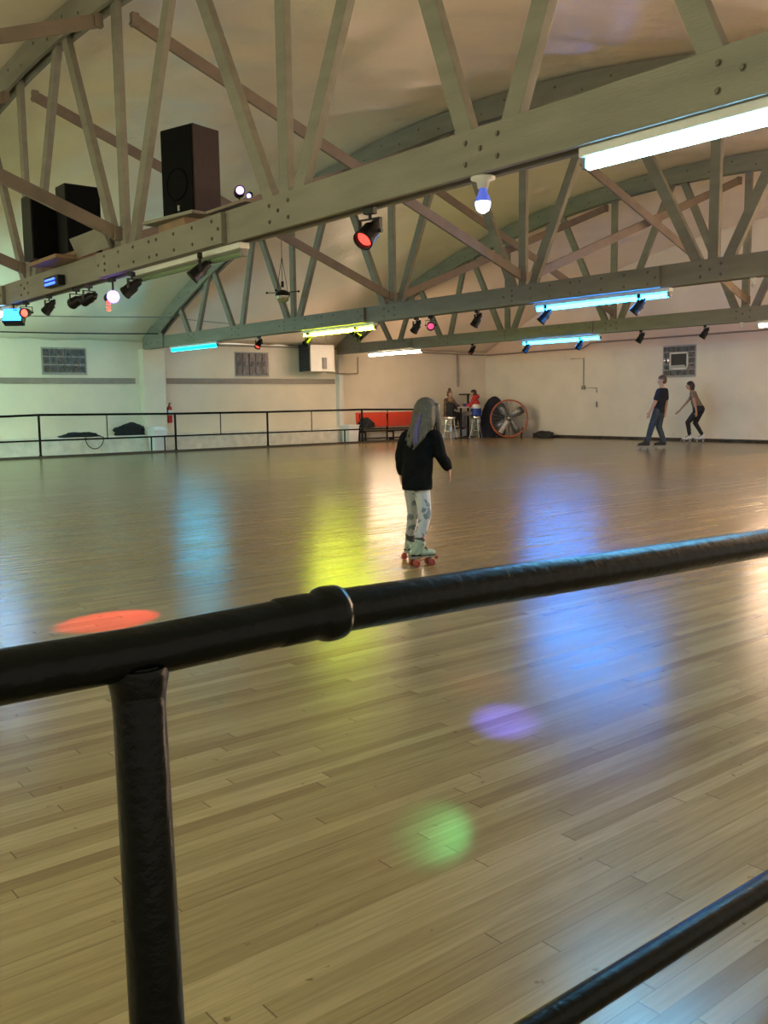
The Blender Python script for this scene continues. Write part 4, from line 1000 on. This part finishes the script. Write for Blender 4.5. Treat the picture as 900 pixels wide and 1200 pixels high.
# ---- woman skating behind him, leaning forward -------------------------------
w = thing('person', 'dark haired woman in a taupe top and black leggings leaning forward on white skates', 'person', (24.01, 15.56, 0), CAMROT + R(-18))
S_ = .225
hp, fr = head_prims((-.15, .0, 1.635), (-1, -.12, -.10), S_)
j = dict(sl=V(-.085, -.15, 1.41), sr=V(-.01, .14, 1.42), el=V(-.225, -.17, 1.14), wl=V(-.42, -.17, .92), er=V(.01, -.19, 1.10), wr=V(.055, -.21, .87))
j['sr2'] = V(-.01, .15, 1.42); j['er2'] = V(-.22, .18, 1.15); j['wr2'] = V(-.42, .15, .90)
hl, kl, al = V(.08, -.08, .90), V(-.175, -.07, .585), V(-.115, -.07, .20)
hr_, kr, ar = V(.16, .08, .92), V(.03, .09, .56), V(.245, .10, .20)
torso = [('c', (.12, -.03, .95), (.02, 0, 1.18), .135, .115), ('c', (.12, .04, .95), (.02, 0, 1.18), .135, .115), ('c', (.03, -.04, 1.16), (-.045, -.06, 1.38), .11, .095), ('c', (.03, .04, 1.16), (-.045, .06, 1.38), .11, .095)]
arm1 = limb([(j['sl'], .050), (j['er'], .037), (j['wr'], .026)]); arm2 = limb([(j['sr2'], .050), (j['er2'], .037), (j['wr2'], .026)])
legs = limb([(hl, .10), (kl, .06), (al, .042), (V(-.15, -.07, .12), .038), (V(-.25, -.07, .10), .032)]) + limb([(hr_, .10), (kr, .06), (ar, .042), (V(.21, .10, .12), .038), (V(.10, .10, .10), .032)])
body = hp + limb([((-.125, 0, 1.54), .048), ((-.06, 0, 1.43), .055)]) + torso + arm1 + arm2 + legs + hand(j['wr'], (-.05, 0, -1), (-1, 0, 0), .92, .5) + hand(j['wr2'], (-.8, 0, -.7), (0, -.4, .6), .92, .3)
blob('body', body, .010, M['skin2'], w, 2); face(w, fr, S_)
clothe(w, 'top', [('c', (.10, -.03, 1.0), (.02, 0, 1.18), .150, .130), ('c', (.10, .04, 1.0), (.02, 0, 1.18), .150, .130), ('c', (.03, -.04, 1.16), (-.04, -.06, 1.37), .12, .103), ('c', (.03, .04, 1.16), (-.04, .06, 1.37), .12, .103)] +
       limb([(j['sl'], .064), (j['sl'].lerp(j['er'], .35), .058)]) + limb([(j['sr2'], .064), (j['sr2'].lerp(j['er2'], .5), .056)]), .013, M['taupe'])
clothe(w, 'leggings', limb([(hl, .112), (kl, .070), (al, .050)]) + limb([(hr_, .116), (kr, .070), (ar, .050)]) + [('c', (.105, -.04, .955), (.12, .05, .955), .165, .165)], .013, M['legging'])
c, f, l, u, rot = fr
blob('hair', [('e', c + u * .045 - f * .022, (.106, .092, .088), rot), ('e', c - f * .075 - u * .02, (.075, .09, .11), rot), ('c', c - f * .08 - u * .08, c - f * .10 - u * .13, .06, .035)] +
     [('c', c + l * k * .085 - f * .02 + u * .03, c + l * k * .088 - f * .045 - u * .11, .035, .028) for k in (-1, 1)], .008, M['hairdark'], w, 2)
roller_skate(w, (-.115, -.07, .20), (-.075, -.07, .085), (-1, -.05), 1.15, M['bootwhite'], M['wheelgrey'])
roller_skate(w, (.245, .10, .20), (.285, .10, .085), (-1, .0), 1.15, M['bootwhite'], M['wheelgrey'])

# ---- seated people in the corner ---------------------------------------------
def seated(label, x, y, rz, s, seat, skin, hair, tops, pants, shoe, kind):
    """local +X is the way they face; s scales an adult; seat = height of the seat top"""
    p = thing('person', label, 'person', (x, y, 0), rz)
    z0 = seat
    hd = V(.10 * s, 0, z0 + .74 * s)
    S_ = .235 * (s * .6 + .4)
    hp, fr = head_prims(hd, (1, 0, -.2), S_)
    sl, sr = V(.04 * s, .17 * s, z0 + .52 * s), V(.04 * s, -.17 * s, z0 + .52 * s)
    el, er = V(.20 * s, .22 * s, z0 + .30 * s), V(.20 * s, -.22 * s, z0 + .30 * s)
    wl, wr = V(.40 * s, .12 * s, z0 + .34 * s), V(.40 * s, -.12 * s, z0 + .34 * s)
    legs = []; shoes = []
    pz = []
    for k in (1, -1):
        hp_ = V(.02 * s, .09 * s * k, z0 + .07 * s); kn = V(.42 * s, .12 * s * k, z0 + .02 * s); an = V(.46 * s + .06 * k, .11 * s * k, z0 - .40 * s); to = an + V(.14 * s, 0, -.06 * s)
        legs += limb([(hp_, .085 * s), (kn, .058 * s), (an, .040 * s), (an + V(.02, 0, -.05 * s), .035 * s), (to, .028 * s)])
        pz += limb([(hp_, .100 * s), (kn, .074 * s), (an, .056 * s)])
        shoes.append([('e', an + V(.06 * s, 0, -.055 * s), (.125 * s, .045 * s, .045 * s), None), ('c', an + V(-.01, 0, -.02), an + V(0, 0, .03 * s), .05 * s, .05 * s)])
    torso = [('l', [((0, 0, z0 - .01), .12 * s, .17 * s, 0), ((0, 0, z0 + .15 * s), .115 * s, .16 * s, 0), ((.02 * s, 0, z0 + .35 * s), .12 * s, .18 * s, 0), ((.04 * s, 0, z0 + .52 * s), .09 * s, .18 * s, 0), ((.05 * s, 0, z0 + .60 * s), .05 * s, .08 * s, 0)])]
    body = hp + limb([((.08 * s, 0, z0 + .66 * s), .05 * s), ((.05 * s, 0, z0 + .56 * s), .055 * s)]) + torso + limb([(sl, .052 * s), (el, .04 * s), (wl, .029 * s)]) + limb([(sr, .052 * s), (er, .04 * s), (wr, .029 * s)]) + legs
    body += hand(wl, (1, -.2, .05), (0, -.3, 1), s * .9, .4) + hand(wr, (1, .2, .05), (0, .3, 1), s * .9, .4)
    blob('body', body, .010, M[skin], p, 2); face(p, fr, S_)
    sec = [((0, 0, z0 - .02), .15 * s, .20 * s, 0), ((0, 0, z0 + .15 * s), .145 * s, .19 * s, 0), ((.02 * s, 0, z0 + .35 * s), .145 * s, .205 * s, 0), ((.04 * s, 0, z0 + .52 * s), .115 * s, .20 * s, 0), ((.055 * s, 0, z0 + .61 * s), .068 * s, .095 * s, 0)]
    if len(tops) == 1:
        clothe(p, 'jacket', [('l', sec)] + limb([(sl, .07 * s), (el, .06 * s), (wl, .045 * s)]) + limb([(sr, .07 * s), (er, .06 * s), (wr, .045 * s)]), .014, M[tops[0]], .006)
    else:
        lo = [((0, 0, z0 - .02), .185 * s, .245 * s, 0), ((0, 0, z0 + .22 * s), .185 * s, .245 * s, 0)]
        mi = [((0, 0, z0 + .22 * s), .187 * s, .247 * s, 0), ((.01 * s, 0, z0 + .36 * s), .178 * s, .240 * s, 0)]
        up_ = [((.01 * s, 0, z0 + .36 * s), .176 * s, .238 * s, 0), ((.04 * s, 0, z0 + .52 * s), .118 * s, .20 * s, 0), ((.055 * s, 0, z0 + .62 * s), .075 * s, .10 * s, 0)]
        jk = clothe(p, 'jacket', [('l', up_), ('e', (-.03 * s, 0, z0 + .62 * s), (.10 * s, .14 * s, .09 * s), None)] + limb([(sl, .075 * s), (el, .064 * s), (wl.lerp(el, .3), .052 * s)]) + limb([(sr, .075 * s), (er, .064 * s), (wr.lerp(er, .3), .052 * s)]), .012, M[tops[0]], .005)
        clothe(jk, 'white_stripe', [('l', mi)], .012, M[tops[1]], .003); clothe(jk, 'blue_hem', [('l', lo)], .012, M[tops[2]], .004)
        clothe(jk, 'blue_cuff', limb([(el.lerp(wl, .45), .062 * s), (wl, .05 * s)]) , .012, M[tops[2]], .003)
        clothe(jk, 'blue_cuff', limb([(el.lerp(wr, .0).lerp(wr, .0), .001), (wr, .05 * s)])[:0] + limb([(er.lerp(wr, .45), .062 * s), (wr, .05 * s)]), .012, M[tops[2]], .003)
    clothe(p, 'trousers', pz + [('e', (0, 0, z0 + .06 * s), (.14 * s, .18 * s, .10 * s), None)], .013, M[pants])
    for q in shoes: blob('shoe', q, .011, M[shoe], p, 2)
    c, f, l, u, rot = fr; q = S_ / .235
    P = [('e', c + u * .042 * q - f * .026 * q, (.106 * q, .093 * q, .088 * q), rot), ('e', c - f * .06 * q - u * .02 * q, (.075 * q, .088 * q, .10 * q), rot)]
    if kind == 'bun': P += [('e', c + u * .155 * q - f * .03 * q, (.06 * q, .06 * q, .055 * q), rot)]
    blob('hair', P, .009, M[hair], p, 2)
    return p
def toward(a, b): return math.atan2(b[1] - a[1], b[0] - a[0])
TB = (22.42, 23.62)
seated('small child with sandy hair in dark clothes on the left stool', ST[0][0], ST[0][1], toward(ST[0], TB), .72, .80, 'skin', 'hairblond', ['blacksoft'], 'legging', 'bootblack', 'short')
seated('person with a hair bun and tan fleece sitting behind the small child', ST[2][0], ST[2][1], toward(ST[2], TB) - R(28), .98, .80, 'skin2', 'hairbrown', ['fur'], 'legging', 'bootblack', 'bun')
seated('person in a red jacket with white stripe and blue hem on the right stool', ST[1][0], ST[1][1], toward(ST[1], TB) - R(30), 1.0, .80, 'skin', 'hairdark', ['jred', 'jwhite', 'jblue'], 'greypants', 'orange', 'short')

# ------------------------------------------------------------------ lights
def spot_light(name, loc, target, col, energy, deg, blend=.6, size=.02):
    l = bpy.data.lights.new(name, 'SPOT'); l.energy = energy; l.color = col; l.spot_size = R(deg); l.spot_blend = blend; l.shadow_soft_size = size
    o = link(bpy.data.objects.new(name, l)); o.location = loc
    o.rotation_euler = (Vector(target) - Vector(loc)).to_track_quat('-Z', 'Y').to_euler(); return o
RED, GRN, PUR, BLU = (1, .03, .02), (.15, 1, .25), (.35, .12, 1), (.2, .3, 1)
spot_light('red_beam', (4.55, 5.94, 2.50), (2.2, 5.41, 0), RED, 297.16, 8.6, .4)
BB = (4.70, 4.72, 2.50)
spot_light('green_patch_beam', BB, (1.81, 2.05, 0), GRN, 22.28, 3.6, 1)
spot_light('violet_patch_beam', BB, (2.71, 2.59, 0), (.12, .11, 1), 190, 5.2, 1)
spot_light('faint_red_patch_beam', BB, (2.98, 3.03, 0), RED, 9.72, 7, 1)
spot_light('faint_green_patch_beam', BB, (2.25, 2.62, 0), GRN, 4.29, 4, 1)
spot_light('violet_far_patch_beam', (4.6, 10.95, 2.55), (2.73, 7.93, 0), PUR, 17.14, 4, .8)
spot_light('red_far_patch_beam', (11.3, 18.6, 2.5), (9.26, 17.62, 0), RED, 25.71, 7, .5)
spot_light('violet_roof_beam', (4.6, 10.95, 2.75), (6.6, 15.2, 5.8), PUR, 22.86, 9, 1)
spot_light('violet_web_beam', (8.15, 13.5, 4.6), (11.3, 16.6, 3.6), PUR, 8.57, 12, 1)
spot_light('magenta_legging_beam', BB, (4.86, 5.53, .30), (1, .12, .8), 0.57, 3.2, .8)
spot_light('blue_chord_beam', (4.7, 4.72, 2.55), (11.3, 7.05, 2.98), BLU, 8.57, 2.6, .8)
spot_light('green_chord_beam', (4.7, 4.72, 2.55), (11.3, 8.5, 2.98), GRN, 3.43, 2.0, .8)
spot_light('teal_web_beam', (4.7, 4.72, 2.56), (11.3, 7.75, 3.6), GRN, 3.43, 2.0, .8)

wd = bpy.data.worlds.new('world'); SC.world = wd; wd.use_nodes = True
wd.node_tree.nodes['Background'].inputs[0].default_value = (1.0, .86, .66, 1); wd.node_tree.nodes['Background'].inputs[1].default_value = .10

# ------------------------------------------------------------------ camera
cam = bpy.data.cameras.new('camera'); co = link(bpy.data.objects.new('camera', cam))
RC = Matrix(((.77863, -.62734, -.01352), (-.08386, -.08267, -.99304), (.62186, .77434, -.11698)))
right, down, fwd = RC[0], RC[1], RC[2]
co.matrix_world = Matrix(((right.x, -down.x, -fwd.x, 0), (right.y, -down.y, -fwd.y, 0), (right.z, -down.z, -fwd.z, 1.3), (0, 0, 0, 1)))
cam.sensor_fit = 'VERTICAL'; cam.sensor_height = 36; cam.sensor_width = 27; cam.lens = 1100 / 1200 * 36; cam.clip_start = .05; cam.clip_end = 200
SC.camera = co
SC.view_settings.view_transform = 'Standard'; SC.view_settings.look = 'None'; SC.view_settings.gamma = 1; SC.view_settings.use_curve_mapping = False
SC.view_settings.exposure = 3.05
SC.cycles.use_denoising = True
SC.cycles.max_bounces = 6; SC.cycles.diffuse_bounces = 3; SC.cycles.glossy_bounces = 3
SC.cycles.sample_clamp_indirect = 4.0; SC.cycles.sample_clamp_direct = 0
SC.cycles.caustics_reflective = False
